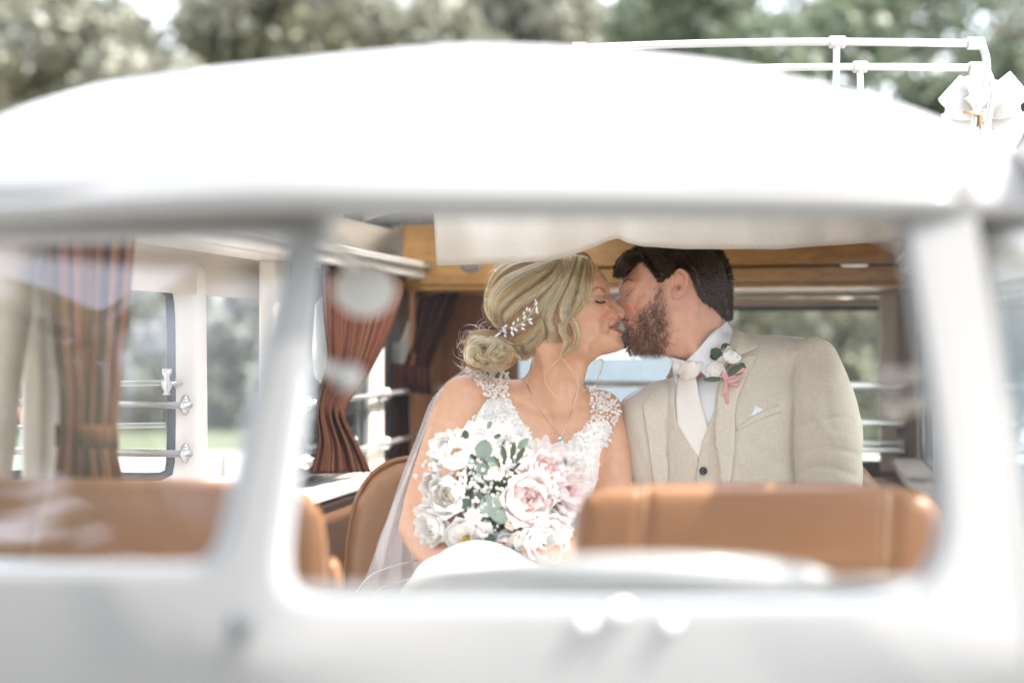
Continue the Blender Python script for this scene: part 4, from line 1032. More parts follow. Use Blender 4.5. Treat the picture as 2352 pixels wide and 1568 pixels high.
# roll under the comb and the nape
lock([[(470, 1080), (560, 1170), (720, 1190), (860, 1110), (960, 990), (1000, 880)], [(560, 1060), (680, 1110), (820, 1050), (930, 950), (985, 860)]], 800, 6, .014, shade=SH)
lock([[(480, 1130), (600, 1240), (760, 1280), (880, 1230), (960, 1110), (985, 1000)], [(500, 1100), (620, 1200), (760, 1230), (870, 1160), (960, 1050), (990, 940)]], 700, 6, .010, shade=SH)
lock([[(640, 1290), (760, 1340), (850, 1300), (930, 1210), (975, 1100)]], 250, 7, .004, shade=SH)
lock([[(990, 850), (1012, 960), (1004, 1080), (960, 1190), (880, 1290)], [(960, 880), (975, 980), (960, 1080), (900, 1190), (820, 1290)]], 420, 5, .008, shade=SH)
lock([[(1040, 880), (1070, 960), (1090, 1060), (1060, 1160), (1010, 1240)], [(1080, 900), (1120, 980), (1150, 1060), (1140, 1160), (1110, 1250)]], 170, 7, .007, shade=SH)
# bun: coils
for cx, cy, rx, ry, n, ph in ((300, 1250, 225, 190, 700, 2.4), (420, 1300, 240, 170, 700, 5.2), (180, 1290, 120, 160, 400, 2.0), (400, 1420, 230, 70, 400, 5.9), (330, 1240, 210, 170, 520, .3), (250, 1330, 150, 120, 360, 1.2), (480, 1340, 190, 140, 480, 2.0), (560, 1360, 120, 100, 260, 2.8), (210, 1160, 110, 110, 260, .9), (420, 1190, 160, 100, 300, 3.3), (330, 1400, 170, 90, 300, 4.2)):
    a = np.linspace(ph, ph+4.4, 9); outer = [(cx+rx*math.cos(q)*(1-.05*i), cy+ry*math.sin(q)*(1-.05*i)) for i, q in enumerate(a)]; inner = [(cx+rx*.55*math.cos(q)*(1-.06*i), cy+ry*.55*math.sin(q)*(1-.06*i)) for i, q in enumerate(a)]
    lock([outer, inner], n, 5, .012, jit=.003, shade=SH)
lock([[(470, 1090), (380, 1180), (300, 1300), (230, 1400)], [(520, 1120), (440, 1220), (370, 1330), (310, 1420)]], 320, 5, .016, shade=SH)
for lst, k in zip(SH, ('blonde_dark', 'blonde', 'blonde_light')): strands('hair_locks', lst, M[k], bride, .00042, .5)
# wisps
Wp = []
for pts, n, dp in ((zb([(1250, 1345), (1320, 1440), (1400, 1550), (1420, 1640), (1390, 1760)]), 16, [3.2, 3.2, 3.21]), (zb([(1215, 1340), (1120, 1420), (1045, 1520), (1040, 1640), (1120, 1760), (1230, 1880)]), 10, [3.2, 3.2, 3.2]),
                   ([(1362, 832), (1380, 824), (1384, 840), (1376, 862), (1366, 888)], 14, [3.30, 3.30, 3.30]), (zb([(900, 1300), (880, 1450), (830, 1570), (800, 1690)]), 8, [3.2, 3.2, 3.2]),
                   ([(1325, 875), (1340, 895), (1352, 890), (1348, 880)], 5, [3.22, 3.22])):
    Wp.append(lock([pts], n, 2.2, 0, .001, z2=None, depth=dp, taper=1, cl=.8))
for _ in range(130):      # flyaways round the bun and crown
    if rng.uniform() < .6: c = np.array((330, 1280)); a = rng.uniform(1.6, 5.0); r0 = rng.uniform(230, 290); L = rng.uniform(60, 190)
    else: c = np.array((900, 640)); a = rng.uniform(2.6, 4.5); r0 = 560; L = rng.uniform(30, 120)
    d = np.array((math.cos(a), math.sin(a))); e = np.array((-d[1], d[0]))*rng.choice((-1, 1))
    Wp.append(lock([[tuple(c+d*r0*.9), tuple(c+d*(r0+L*.3)+e*L*.3), tuple(c+d*(r0+L*.6)+e*L*.8), tuple(c+d*(r0+L*.5)+e*L*1.3)]], 1, 0, 0, .004, depth=[YB-.02, YB-.02], cl=.9, npt=10))
strands('hair_wisps', Wp, M['blonde'], bride, .00035, .4)
# brow and lashes
fface = fbh.front()
M['brow_b'] = hair_mat('brown_brow_hair', (.09, .048, .025), (.17, .095, .052), .4); M['lash'] = hair_mat('black_lash', (.008, .006, .005), (.015, .01, .008), .4)
BR = []
for _ in range(250):
    t = rng.uniform(0, 1); P = spline(zb([(1588, 566), (1640, 515), (1690, 498), (1740, 520), (1772, 556)]), 50)[int(t*49)]
    w = 2.6*math.sin(math.pi*min(1, .12+t*.86))**.6; q = P+np.array((0, rng.uniform(-w, w)))
    d = np.array((-1, -.12+.5*(t-.35)))*rng.uniform(5, 9); s_ = np.array([q+d*k for k in np.linspace(0, 1, 5)])
    BR.append(fface.ray(s_[:, 0], s_[:, 1], 3.2, .0012)[None])
strands('eyebrow', BR, M['brow_b'], bride, .0004, .4)
LS = []
for _ in range(170):
    t = rng.uniform(0, 1); P = spline(zb([(1640, 650), (1690, 668), (1750, 658)]), 40)[int(t*39)]
    d = np.array((-2.2+3.6*t, 5.2))*rng.uniform(.6, 1.0); k = np.linspace(0, 1, 6)[:, None]; s_ = P+d*k+np.array((.8, 0))*k*k
    b = fface.ray(s_[:, 0], s_[:, 1], 3.2, .0012); b[:, 1] -= .006*np.linspace(0, 1, 6); LS.append(b[None])
strands('eyelash', LS, M['lash'], bride, .00055, .4)

# ================= groom
YG = 3.292
face_g = zg([(330, 400), (308, 440), (270, 520), (250, 582), (247, 640), (254, 690), (215, 742), (190, 800), (176, 850), (190, 890), (240, 915), (258, 940), (256, 972), (262, 996), (290, 1020), (306, 1050), (320, 1090), (332, 1112), (322, 1180), (336, 1262), (380, 1325), (450, 1366), (560, 1366), (720, 1372)])
head_g = face_g+[(1548, 812), (1600, 786), (1646, 764), (1662, 734), (1662, 700), (1662, 670), (1664, 635), (1648, 594), (1610, 566), (1550, 552), (1490, 560), (1452, 590)]
GW = [(1408, 712, 14, 8), (1414, 694, 13, 7), (1421, 680, 15, 7), (1418, 722, 17, 7), (1430, 716, 26, 8), (1426, 740, 22, 8), (1440, 742, 36, 9), (1436, 760, 26, 8), (1448, 762, 42, 10), (1442, 788, 28, 10), (1460, 800, 42, 12), (1480, 780, 56, 14), (1430, 672, 30, 7), (1442, 676, 44, 8), (1455, 674, 54, 9), (1450, 705, 50, 10), (1468, 705, 60, 12), (1426, 650, 42, 9), (1438, 648, 54, 10), (1440, 625, 58, 12), (1470, 640, 70), (1500, 700, 70), (1520, 770, 68), (1550, 700, 75), (1555, 640, 77), (1545, 585, 72), (1640, 650, 66), (1645, 720, 54), (1580, 790, 62)]
GD = [(1408, 712, 17, 8), (1421, 680, 14, 8), (1426, 740, 15, 8), (1436, 760, 17, 8), (1442, 790, 30, 10), (1470, 808, 44, 14), (1426, 650, 30, 10), (1438, 620, 45, 12), (1540, 560, 78), (1660, 660, 74), (1640, 760, 66), (1560, 810, 50), (1540, 700, 80)]
GF = [('g', 1444, 676, 11, 7, -25, 4), ('g', 1442, 665, 12, 4.5, -25, -2.4), ('r', zg([(330, 700), (372, 668), (415, 600)]), 1.7, -2.0), ('r', zg([(250, 600), (285, 545), (335, 505)]), 7, 3.2), ('r', zg([(300, 660), (345, 615), (400, 580)]), 1.8, -1.4),
      ('g', 1462, 698, 16, 12, -20, 3.5), ('g', 1418, 722, 6, 5, 0, 5), ('r', zg([(262, 985), (300, 988), (350, 990)]), 2.2, -4), ('r', zg([(262, 965), (310, 960), (350, 985)]), 3.4, 2.2), ('r', zg([(310, 1050), (345, 1040), (380, 1070)]), 4.5, 3.4),
      ('r', zg([(330, 1130), (400, 1120)]), 4, -2), ('r', zg([(330, 830), (400, 940), (410, 1000)]), 4, -1.5), ('r', zg([(720, 1372), (860, 1150), (900, 900)]), 12, 2.5), ('g', 1530, 690, 12, 20, 10, -2.5), ('g', 1547, 655, 10, 20, 0, -2)]
grl = Relief(head_g, YG, GW, GD, GF, back=None, sW=18, sD=18, n=220)
xs = axis((.225, .36, .0018), (.36, .42, .0024), (.42, .66, .006))
ys = axis((3.18, 3.44, .003))
zs = axis((HC-.17, HC-.04, .004), (HC-.04, HC+.185, .0018), (HC+.185, HC+.25, .006))
fg = Field(xs, ys, zs); fg.relief(grl, 0, ydepth=.13); fgh = fg.copy()
fg.chain([A4(1562, 745, 3.292, .064), A4(1606, 790, 3.30, .060), A4(1640, 850, 3.31, .060), A4(1650, 940, 3.31, .07)], .016)
fg.chain([A4(1536, 790, 3.288, .026), A4(1570, 806, 3.278, .025), A4(1600, 846, 3.305, .024)], .014)
fg.chain([A4(1578, 700, 3.232, .012), A4(1590, 770, 3.240, .012), A4(1606, 850, 3.242, .010)], .02)
# ear
EY = YG-.071; ear_out = zg([(958, 356), (1030, 374), (1074, 438), (1083, 520), (1062, 610), (1022, 686), (962, 742), (908, 746), (880, 716), (872, 650), (890, 600), (882, 540), (868, 470), (884, 400)])
ear_hx = zg([(890, 480), (902, 410), (958, 376), (1024, 394), (1058, 446), (1064, 520), (1044, 606), (1006, 670)])
ear = Relief(ear_out, EY, [(1558, 650, 13)], [(1558, 650, 5)], [('r', ear_hx, 3.0, 4.5), ('r', zg([(960, 440), (1010, 500), (1005, 590), (960, 640)]), 3.4, 3.6), ('g', 1551, 655, 5, 9, 8, -9), ('g', 1549, 632, 4.5, 8, 20, -6), ('g', 1546, 662, 3, 5, 0, 3.0), ('g', 1552, 682, 7, 5, 0, 2)], back=(), sW=20, yfun=lambda x, z: -(x-1543)*.28, n=120)
fg.relief(ear, .003, ydepth=.05)
lipg = spline(zg([(262, 978), (300, 985), (350, 992)]), 16); lipg2 = spline(zg([(312, 1052), (340, 1062), (380, 1090)]), 16)
beard_poly = spline(zg([(735, 520), (700, 560), (650, 640), (600, 760), (520, 830), (440, 890), (400, 960), (372, 920), (330, 900), (296, 930), (300, 962), (352, 980), (388, 1010), (392, 1070), (352, 1096), (318, 1100), (310, 1190), (330, 1270), (380, 1340), (460, 1386), (570, 1384), (720, 1384), (800, 1300), (860, 1180), (880, 1050), (850, 900), (820, 760), (800, 640), (790, 540)]), 140, True)
def groom_col(V):
    x, z = ppx(V, YG); c = np.tile(np.array([.63, .36, .26]), (len(V), 1)); hd = (z < 860).astype(float)
    g = lambda cx, cz, sx, sz: np.exp(-.5*(((x-cx)/sx)**2+((z-cz)/sz)**2))*hd
    c = ramp_mix(c, .6*g(1450, 705, 18, 12), (.58, .22, .15)); c = ramp_mix(c, .55*g(1412, 705, 12, 14), (.58, .23, .16))
    c = ramp_mix(c, .5*g(1560, 650, 16, 30), (.62, .27, .20)); c = ramp_mix(c, .3*g(1440, 640, 25, 20), (.60, .28, .19))
    bd = sdpoly(x, z, beard_poly); c = ramp_mix(c, np.clip(.03+bd/60, 0, .34)*hd, (.26, .14, .09))
    dl = np.minimum(seg_dist(x, z, lipg, False)/4, seg_dist(x, z, lipg2, False)/5.5); c = ramp_mix(c, np.clip(1.2-dl*dl, 0, 1)*.8*hd, (.40, .14, .12))
    e = np.exp(-.5*(((x-1549.5)/3.2)**2+((z-664)/4.5)**2)); c = ramp_mix(c, .75*e, (.16, .05, .03))
    return c
groom = empty('person', (0.5, 3.35, .75), 'person with dark short hair and reddish beard in a beige linen suit', 'person', 'the wedding couple')
fg.to_mesh('body', M['skin_g'], groom, color=groom_col)
# short hair: cap, then strands
fc = Field(axis((.225, .53, .003)), axis((3.18, 3.41, .003)), axis((HC+.03, HC+.255, .003)))
PXc, PZc = fc.px(YG)
hreg = spline(zg([(216, 424), (228, 350), (300, 230), (400, 140), (500, 60), (700, -20), (1000, -40), (1260, 0), (1420, 120), (1520, 280), (1575, 460), (1580, 700), (1592, 900), (1555, 985), (1512, 965), (1390, 834), (1262, 750), (1196, 655), (1140, 520), (1092, 400), (1020, 340), (940, 332), (862, 420), (790, 470), (742, 500), (704, 440), (625, 335), (548, 248), (466, 276), (386, 374), (310, 446), (250, 440)]), 200, True)
sdh = sdpoly(PXc, PZc, hreg)-3.0*((PXc > 1440) & (PZc > 585))
tmax = 4+9*sstep(640, 600, PZc)+2*sstep(1600, 1650, PXc)
tt_ = np.minimum(np.clip(sdh*.5, -8, 99), tmax)/1000
fc.relief(Relief(head_g, YG, GW, GD, (), back=None, sW=18, sD=18, n=200), 0, ydepth=.13)
fc.F = fc.F-tt_[:, None, :].astype(np.float32); fc.F[np.broadcast_to((sdh < -1)[:, None, :], fc.F.shape)] += .03
fc.ell(at(1436, 604, YG-.01), (.026, .055, .020), .012, rot=Matrix.Rotation(R(-45), 3, 'Y')); fc.ell(at(1424, 622, YG-.012), (.011, .036, .016), .01)
M['dark_under'] = mat('dark_hair_mass', (.014, .010, .008), .8, var=.3, scale=80, spec=.1)
fc.to_mesh('hair', M['dark_under'], groom)
frc = MinFront(fc.front(), fg.front())
def hair_rand(name, c1, c2, rough=.5):
    m = mat(name, c1[:3], rough, spec=.3); n_, l_ = m.node_tree.nodes, m.node_tree.links; h_ = n_.new('ShaderNodeHairInfo'); x_ = n_.new('ShaderNodeMix'); x_.data_type = 'RGBA'
    x_.inputs[6].default_value = c1; x_.inputs[7].default_value = c2; l_.new(h_.outputs['Random'], x_.inputs[0]); l_.new(x_.outputs[2], n_['Principled BSDF'].inputs['Base Color']); return m
M['dark_hair'] = hair_rand('dark_brown_hair', (.012, .008, .006, 1), (.105, .064, .038, 1), .42)
M['beard'] = hair_rand('reddish_beard_hair', (.065, .030, .016, 1), (.33, .16, .080, 1))
def fuzz(n, poly, front, ang, length, lift, out=.6, jit=.35, edge=0.0, mirror=None, dens=None):
    a, b = poly.min(0), poly.max(0); res = []
    while len(res) < n:
        q = rng.uniform(a, b, (n*2, 2)); sd_ = sdpoly(q[:, 0], q[:, 1], poly); q = q[sd_ > edge]
        if dens is not None: q = q[rng.uniform(size=len(q)) < dens(q[:, 0], q[:, 1])]
        res += list(q)
    q = np.array(res[:n]); th_ = ang(q[:, 0], q[:, 1])+rng.normal(0, jit, n); L = length(q[:, 0], q[:, 1])*rng.uniform(.6, 1.2, n)
    k = np.linspace(0, 1, 6); bend = rng.normal(0, .5, n)
    px = q[:, 0, None]; py = q[:, 1, None]; ang_ = th_[:, None]+bend[:, None]*k
    dx = np.cumsum(np.cos(ang_), 1)/6*L[:, None]; dy_ = np.cumsum(np.sin(ang_), 1)/6*L[:, None]
    W0 = front.ray((px+dx).ravel(), (py+dy_).ravel(), 3.22, .0).reshape(n, 6, 3)
    base = front.ray(q[:, 0], q[:, 1], 3.22, 0.0)
    # depth follows the root so that tips at the outline stand free
    Y = np.minimum(W0[:, :, 1], base[:, None, 1]+.02)-(lift+out*.001*L[:, None]*np.sin(k*1.5)*rng.uniform(.2, 1.2, n)[:, None])
    P = np.stack([(px+dx-1176)*Y/FPX, Y, HC+(784-(py+dy_))*Y/FPX], 2)
    if mirror is not None: Q = P[::2].copy(); Q[:, :, 1] = 2*mirror-Q[:, :, 1]; P = np.concatenate([P, Q])
    return P
def hang(x, y): return np.where(x < 1500, R(215)-(x-1430)*.006, R(60)+np.clip((640-y)*.006, -.3, .9))
G = [fuzz(8000, hreg, frc, lambda x, y: np.arctan2(1.0+0*x, (x-1530)/70.), lambda x, y: np.where(y < 600, 17, 8)+0*x, .001, .5, .35, .5, YG),
     fuzz(900, spline(zg([(216, 424), (228, 350), (300, 230), (420, 130), (520, 160), (470, 270), (380, 370), (300, 440)]), 60, True), frc, lambda x, y: R(130)+0*x, lambda x, y: 16+0*x, .002, .6, .3, .3)]
eb = fuzz(6500, hreg, frc, lambda x, y: np.arctan2(1.0+0*x, (x-1530)/70.), lambda x, y: 9+0*x, .0012, .5, .4, -3.0, None, lambda x, y: np.clip(1-np.abs(sdpoly(x, y, hreg)-2)/8, 0, 1)*(y > 575))
G.append(eb)
strands('hair_strands', G, M['dark_hair'], groom, .00045, .4)
frg = fg.front()
def bdens(x, y): return np.clip(.04+sdpoly(x, y, beard_poly)/48, 0, 1)*(.55+.45*np.sin(x*.23+2*np.sin(y*.11))*np.sin(y*.19+x*.05))+.30*sstep(770, 805, y)+.35*sstep(1462, 1440, x)*sstep(735, 752, y)*np.where((x > 1505) & (y < 760), .5, 1)
BE = [fuzz(2500, beard_poly, frg, lambda x, y: np.arctan2(y*0+1.0, (x-1500)/90.)+.15, lambda x, y: 9+9*sstep(730, 800, y)+0*x, .0008, 1.0, .6, -2, YG, bdens)]
strands('beard', BE, M['beard'], groom, .00036, .35)
fga = fgh.front(); BR = []
for _ in range(300):
    t = rng.uniform(0, 1); P = spline(zg([(252, 610), (272, 555), (305, 518), (350, 500), (392, 508)]), 50)[int(t*49)]
    w = 3.2*(1-.5*t); q = P+rng.uniform(-w, w, 2)*np.array((.6, .7)); d = np.array((.75, -.5+t*.7))*rng.uniform(5, 10); s_ = np.array([q+d*k for k in np.linspace(0, 1, 5)])
    BR.append(fga.ray(s_[:, 0], s_[:, 1], 3.24, .0014)[None])
strands('eyebrow', BR, hair_mat('dark_brow_hair', (.05, .025, .015), (.12, .06, .03), .4), groom, .00042, .4)
LS = []
for _ in range(70):
    t = rng.uniform(0, 1); P = spline(zg([(340, 694), (380, 660), (416, 604)]), 40)[int(t*39)]; d = np.array((-3, 4.0))*rng.uniform(.5, 1.0); k = np.linspace(0, 1, 5)[:, None]; s_ = P+d*k
    b = fga.ray(s_[:, 0], s_[:, 1], 3.24, .001); b[:, 1] -= .004*np.linspace(0, 1, 5); LS.append(b[None])
strands('eyelash', LS, M['lash'], groom, .0005, .4)
# ------------------------------------------------------------------ wedding dress, veil, jewellery
M['dress'] = mat('white_lace_cloth', (.86, .845, .81), .75, var=.05, scale=45, bump=.5, bscale=160, sheen=.2)
M['skirt'] = mat('white_crepe', (.72, .71, .70), .7, var=.02, scale=20, bump=.25, bscale=500, sheen=.2)
M['petal_lace'] = mat('lace_petals', (.88, .86, .83), .7, var=.05, scale=80, trans=.15)
keep = spline([(1116, 922), (1150, 916), (1166, 914), (1187, 948), (1208, 982), (1226, 1014), (1248, 1042), (1268, 1042), (1288, 1030), (1314, 1006), (1348, 978), (1372, 968), (1404, 972), (1402, 990), (1390, 1090), (1396, 1450), (1076, 1450), (1066, 1100), (1062, 1040), (1066, 1006), (1076, 984), (1096, 953)], 160, True)
fd = Field(axis((-.16, .30, .0035)), axis((3.08, 3.46, .004)), axis((HC-.66, HC-.06, .004)))
fd.relief(torso, 0, ydepth=.25); fd.chain(armR[:2], .02); fd.chain(armL[:2], .02)
fskin = fd.copy()
fd.F = fd.F-.005
PX, PZ = fd.px(3.21); kd = sdpoly(PX, PZ, keep)*3.21/FPX
fd.F = np.maximum(fd.F, -kd[:, None, :]).astype(np.float32)
fd.to_mesh('bodice', M['dress'], bride)
frs = fskin.front()
fs = Field(axis((-.36, .26, .008)), axis((2.40, 3.46, .010)), axis((HC-1.25, HC-.30, .010)))
fs.chain([A4(1235, 1345, 3.24, .165), A4(1110, 1385, 2.95, .142), A4(1080, 1420, 2.63, .121)], .05)
fs.chain([A4(1300, 1370, 3.24, .15), A4(1260, 1450, 2.90, .13), A4(1230, 1500, 2.62, .115)], .05)
fs.chain([A4(1080, 1425, 2.62, .118), A4(1070, 1700, 2.56, .16), A4(1060, 2100, 2.55, .22)], .05); fs.chain([A4(1230, 1500, 2.62, .11), A4(1240, 2100, 2.56, .2)], .05)
fs.chain([A4(1010, 1352, 3.06, .045), A4(985, 1400, 2.95, .07), A4(960, 1500, 2.85, .09)], .05)
X, Y_, Z = fs.mesh3(fs.sl((-9, 0, 0), (9, 9, 9)))
fs.F = (fs.F+.004*np.sin(38*X+9*Y_+4*np.sin(5*Z))*np.cos(7*Y_+3*Z)).astype(np.float32)
fs.to_mesh('skirt', M['skirt'], bride)
def petals_on(front, pts, size, lift, m, name, parent, Y0=3.2, tilt=.5):
    V = []; F = []
    for (x, y) in pts:
        c = front.ray(x, y, Y0, lift+rng.uniform(0, .004))[0]; a = rng.uniform(0, 6.28); s_ = size*rng.uniform(.6, 1.3); w = s_*rng.uniform(.35, .55)
        d = np.array((math.cos(a), rng.normal(0, tilt)-.25, math.sin(a))); e = np.array((-math.sin(a), rng.normal(0, tilt)*.5, math.cos(a))); n_ = np.array((0, -1, 0))
        b = len(V)
        V += [c, c+d*s_*.5+e*w+n_*.0015, c+d*s_*.5-e*w+n_*.0015, c+d*s_*.5-n_*.001, c+d*s_]
        F += [(b, b+3, b+1), (b, b+2, b+3), (b+1, b+3, b+4), (b+3, b+2, b+4)]
    o = mesh_obj(name, V, F, m, parent); return tag(o, kind='stuff')
pts = []
full = spline([(1072, 848), (1160, 848), (1164, 880), (1167, 914), (1187, 948), (1208, 982), (1226, 1014), (1248, 1042), (1268, 1042), (1288, 1030), (1314, 1006), (1350, 975), (1361, 940), (1356, 893), (1380, 897), (1424, 925), (1424, 950), (1406, 985), (1390, 1090), (1390, 1330), (1084, 1330), (1066, 1100), (1062, 1040), (1066, 1006), (1076, 984), (1096, 953), (1120, 925), (1112, 903), (1094, 870)], 220, True)
qq = rng.uniform((1060, 846), (1426, 1330), (16000, 2)); dd = sdpoly(qq[:, 0], qq[:, 1], full)
ok = (dd > -1) & ((dd < 9) | (rng.uniform(size=len(qq)) < np.where(qq[:, 1] < 960, .75, .5)))
pts = list(qq[ok][:4200])
petals_on(frs, pts, .0075, .0052, M['petal_lace'], 'lace', bride)
# veil of fine net
M['veil'] = glass_mat('veil_net', tint=(1, 1, 1), gloss=0, diffuse_mix=.34, coated=0.0, diffuse_col=(.82, .82, .84)); M['veil_hem'] = mat('veil_satin_edge', (.8, .8, .8), .4, trans=.4)
def sheet(L, Rr, n, m, pleat, np_, name, mat_, parent, phase=0, thick=0):
    """cloth hung between two edges given as (px, py, Y)"""
    L = spline(L, n); Rr = spline(Rr, n); P = []
    for j in range(m+1):
        a = j/m; row = []
        for i in range(n):
            p = L[i]*(1-a)+Rr[i]*a; t = i/(n-1)
            Y = p[2]+pleat(t)*math.sin(a*np_*2*math.pi+phase+1.3*math.sin(3*t+phase)); row.append(at(p[0], p[1], Y))
        P.append(row)
    mb = MB(); mb.grid(P); return mb.build(name, mat_, parent, solid=thick), P
vL = [(1068, 846, 3.33), (1010, 892, 3.31), (975, 975, 3.27), (940, 1065, 3.24), (905, 1150, 3.22), (868, 1250, 3.18), (838, 1330, 3.14), (812, 1392, 3.12), (780, 1480, 3.1)]
vR = [(1110, 850, 3.36), (1050, 880, 3.34), (1010, 970, 3.30), (985, 1060, 3.28), (968, 1150, 3.24), (960, 1230, 3.20), (970, 1300, 3.16), (985, 1390, 3.14), (990, 1480, 3.12)]
veil = empty('bridal_veil', at(950, 1000, 3.3), 'sheer white net veil hanging from the blonde hair behind the bare arm', 'veil')
o, P1 = sheet(vL, vR, 40, 40, lambda t: .004+.020*t, 2.6, 'net', M['veil'], veil)
vL2 = [(1085, 848, 3.35), (1000, 905, 3.335), (962, 990, 3.30), (925, 1085, 3.28), (893, 1180, 3.26), (862, 1270, 3.23), (880, 1340, 3.20), (900, 1420, 3.18)]
vR2 = [(1110, 850, 3.37), (1060, 880, 3.36), (1030, 970, 3.34), (1000, 1060, 3.32), (990, 1150, 3.29), (985, 1250, 3.26), (1000, 1330, 3.22), (1010, 1420, 3.2)]
sheet(vL2, vR2, 30, 30, lambda t: .003+.014*t, 2, 'net', M['veil'], veil, 1.0)
for pth in ([(815, 1362, 3.11), (850, 1322, 3.10), (900, 1300, 3.10), (960, 1286, 3.12)], [(836, 1390, 3.09), (870, 1352, 3.08), (910, 1338, 3.08), (948, 1326, 3.09)]):
    q = MB(); q.tube([at(*p) for p in spline(pth, 20)], .0022, 6); q.build('satin_edge', M['veil_hem'], veil)

M['silver'] = mat('silver', (.85, .84, .82), .2, metal=1, var=.05); M['crystal'] = mat('pearl_crystal', (.82, .82, .84), .08, coat=1, var=.05, spec=1.0)
M['gold'] = mat('rose_gold', (.75, .5, .36), .25, metal=1); M['aqua'] = mat('aqua_enamel', (.10, .42, .42), .2, coat=1)
comb_at = lambda x, y, o_=.012: frh.ray([1053.7+.192*x], [564.5+.192*y], 3.2, o_)[0]
comb = MB(); cp = spline([(470, 1050), (550, 1000), (700, 950), (790, 890), (860, 810), (905, 720), (918, 640)], 30); cw = [comb_at(x, y, .015) for x, y in cp]
comb.tube(cw, .0008, 6); co_ = comb.build('hair_comb', M['silver'], bride)
for x, y, a, s_ in ((928, 688, 70, 9), (918, 650, 90, 5), (932, 745, 80, 8), (935, 785, -60, 8), (815, 755, 80, 8), (848, 765, 80, 8), (778, 808, 80, 8), (785, 855, 50, 9), (850, 880, 10, 9), (862, 920, -40, 9), (770, 942, -15, 9), (768, 990, -30, 8), (655, 925, 60, 8), (708, 880, 80, 7), (635, 990, -70, 9), (680, 1000, -45, 10), (640, 1050, -60, 10), (560, 960, 40, 9), (530, 990, 100, 9), (555, 1030, -30, 9), (555, 1075, -80, 8), (510, 1020, 160, 9), (480, 1050, 200, 8), (450, 1075, 210, 7), (545, 1005, 20, 8)):
    p = comb_at(x, y, .018); q = MB(); q.ball(p, .192*s_*2.3/1000, 8, 6, (1.5, .5, .72), Matrix.Rotation(R(-a), 3, 'Y')); q.build('crystal_leaf', M['crystal'], co_)
frb = fb.front()
ch = MB(); nl = spline([(1206, 872), (1222, 908), (1250, 955), (1275, 988), (1288, 1002)], 30); nr = spline([(1288, 1002), (1302, 975), (1316, 935), (1326, 892), (1330, 870)], 24)
ch.tube([frb.ray(x, y, 3.2, .0016)[0] for x, y in list(nl)+list(nr)[1:]], .0008, 5); nk = ch.build('necklace', M['gold'], bride)
for dx, m, r in ((0, 'silver', .0055), (4, 'aqua', .0050)):
    q = MB(); p = frb.ray(1286+dx, 1009+dx*.3, 3.2, .003)[0]; q.ball(p, r, 10, 6, (1, .35, 1.1)); q.build('pendant', M[m], nk)
def beads(path, front, n, r, m, name):
    q = MB()
    for x, y, Y in spline(path, n): q.ball(at(x, y, Y), r, 6, 5)
    q.build(name, m, bride)
beads([(1030, 1276, 2.845), (1036, 1284, 2.835), (1042, 1296, 2.83)], None, 9, .0024, M['silver'], 'bracelet')
beads([(1296, 1247, 2.935), (1308, 1247, 2.922), (1318, 1255, 2.918), (1326, 1268, 2.92), (1328, 1282, 2.925)], None, 13, .0024, M['gold'], 'bracelet')
q = MB(); c = np.array(w1)+fw1*.118+np.array((0, 0, -.012)); q.tube([c+np.array((.002*math.cos(a)*.3, .0105*math.cos(a), .0105*math.sin(a))) for a in np.linspace(0, 6.28, 21)[:-1]], .0013, 6, closed=True); q.build('ring', M['silver'], bride)

# ------------------------------------------------------------------ the groom's suit
LIN = (.57, .515, .435)
M['linen'] = linen_mat('beige_linen', LIN); M['linen2'] = linen_mat('beige_linen_waistcoat', (.55, .49, .41)); M['shirt'] = linen_mat('white_cotton', (.74, .75, .79), .7, .02, .1)
M['tie'] = linen_mat('white_satin_tie', (.76, .72, .67), .45, .05, .3); M['navy'] = mat('navy_button', (.012, .014, .022), .25, coat=.5)
tpoly = [(1545, 866), (1500, 880), (1464, 895), (1442, 908), (1432, 922), (1424, 957), (1421, 1000), (1425, 1040), (1425, 1100), (1428, 1300), (1432, 1450), (1835, 1450), (1832, 1107), (1830, 960), (1846, 830), (1868, 784), (1800, 771), (1740, 769), (1706, 767), (1680, 758), (1640, 800), (1590, 850)]
def body_relief(w, grow=0, feats=()):
    return Relief(tpoly, 3.32, [(1640, 1000, w), (1640, 1300, w+6), (1450, 1000, w-22), (1820, 1000, w-16), (1620, 870, w-18), (1800, 800, w-45), (1480, 900, w-42)], [(1640, 1000, 80), (1640, 1300, 90), (1800, 780, 60), (1480, 890, 55), (1620, 850, 60)], feats, back=(), sW=60, sD=60, n=160)
ft = Field(axis((.22, .70, .004)), axis((3.12, 3.46, .004)), axis((HC-.66, HC+.06, .004)))
ft.relief(body_relief(104), 0, ydepth=.25)
ft.to_mesh('shirt', M['shirt'], groom)
fnk = ft.copy()
fnk.chain([A4(1562, 745, 3.292, .064), A4(1606, 790, 3.30, .062), A4(1640, 850, 3.31, .062), A4(1650, 940, 3.31, .07)], .02)
fnk.chain([A4(1536, 790, 3.288, .027), A4(1572, 808, 3.275, .028), A4(1606, 850, 3.27, .028), A4(1610, 900, 3.26, .03)], .03)
frt = fnk.front()
fj = Field(axis((.22, .86, .0035)), axis((3.06, 3.48, .0045)), axis((HC-.72, HC+.05, .0035)))
jf = [('r', [(1700, 1010), (1740, 1040), (1800, 1060)], 12, -2.5), ('r', [(1690, 1090), (1740, 1075), (1810, 1010)], 10, -2), ('r', [(1470, 960), (1500, 1010), (1530, 1030)], 12, -2), ('g', 1760, 880, 40, 50, 0, 5), ('r', [(1445, 1000), (1470, 1060), (1490, 1120)], 9, -2.5), ('r', [(1760, 800), (1790, 860), (1800, 920)], 14, -2)]
fj.relief(body_relief(120, feats=jf), 0, ydepth=.25)
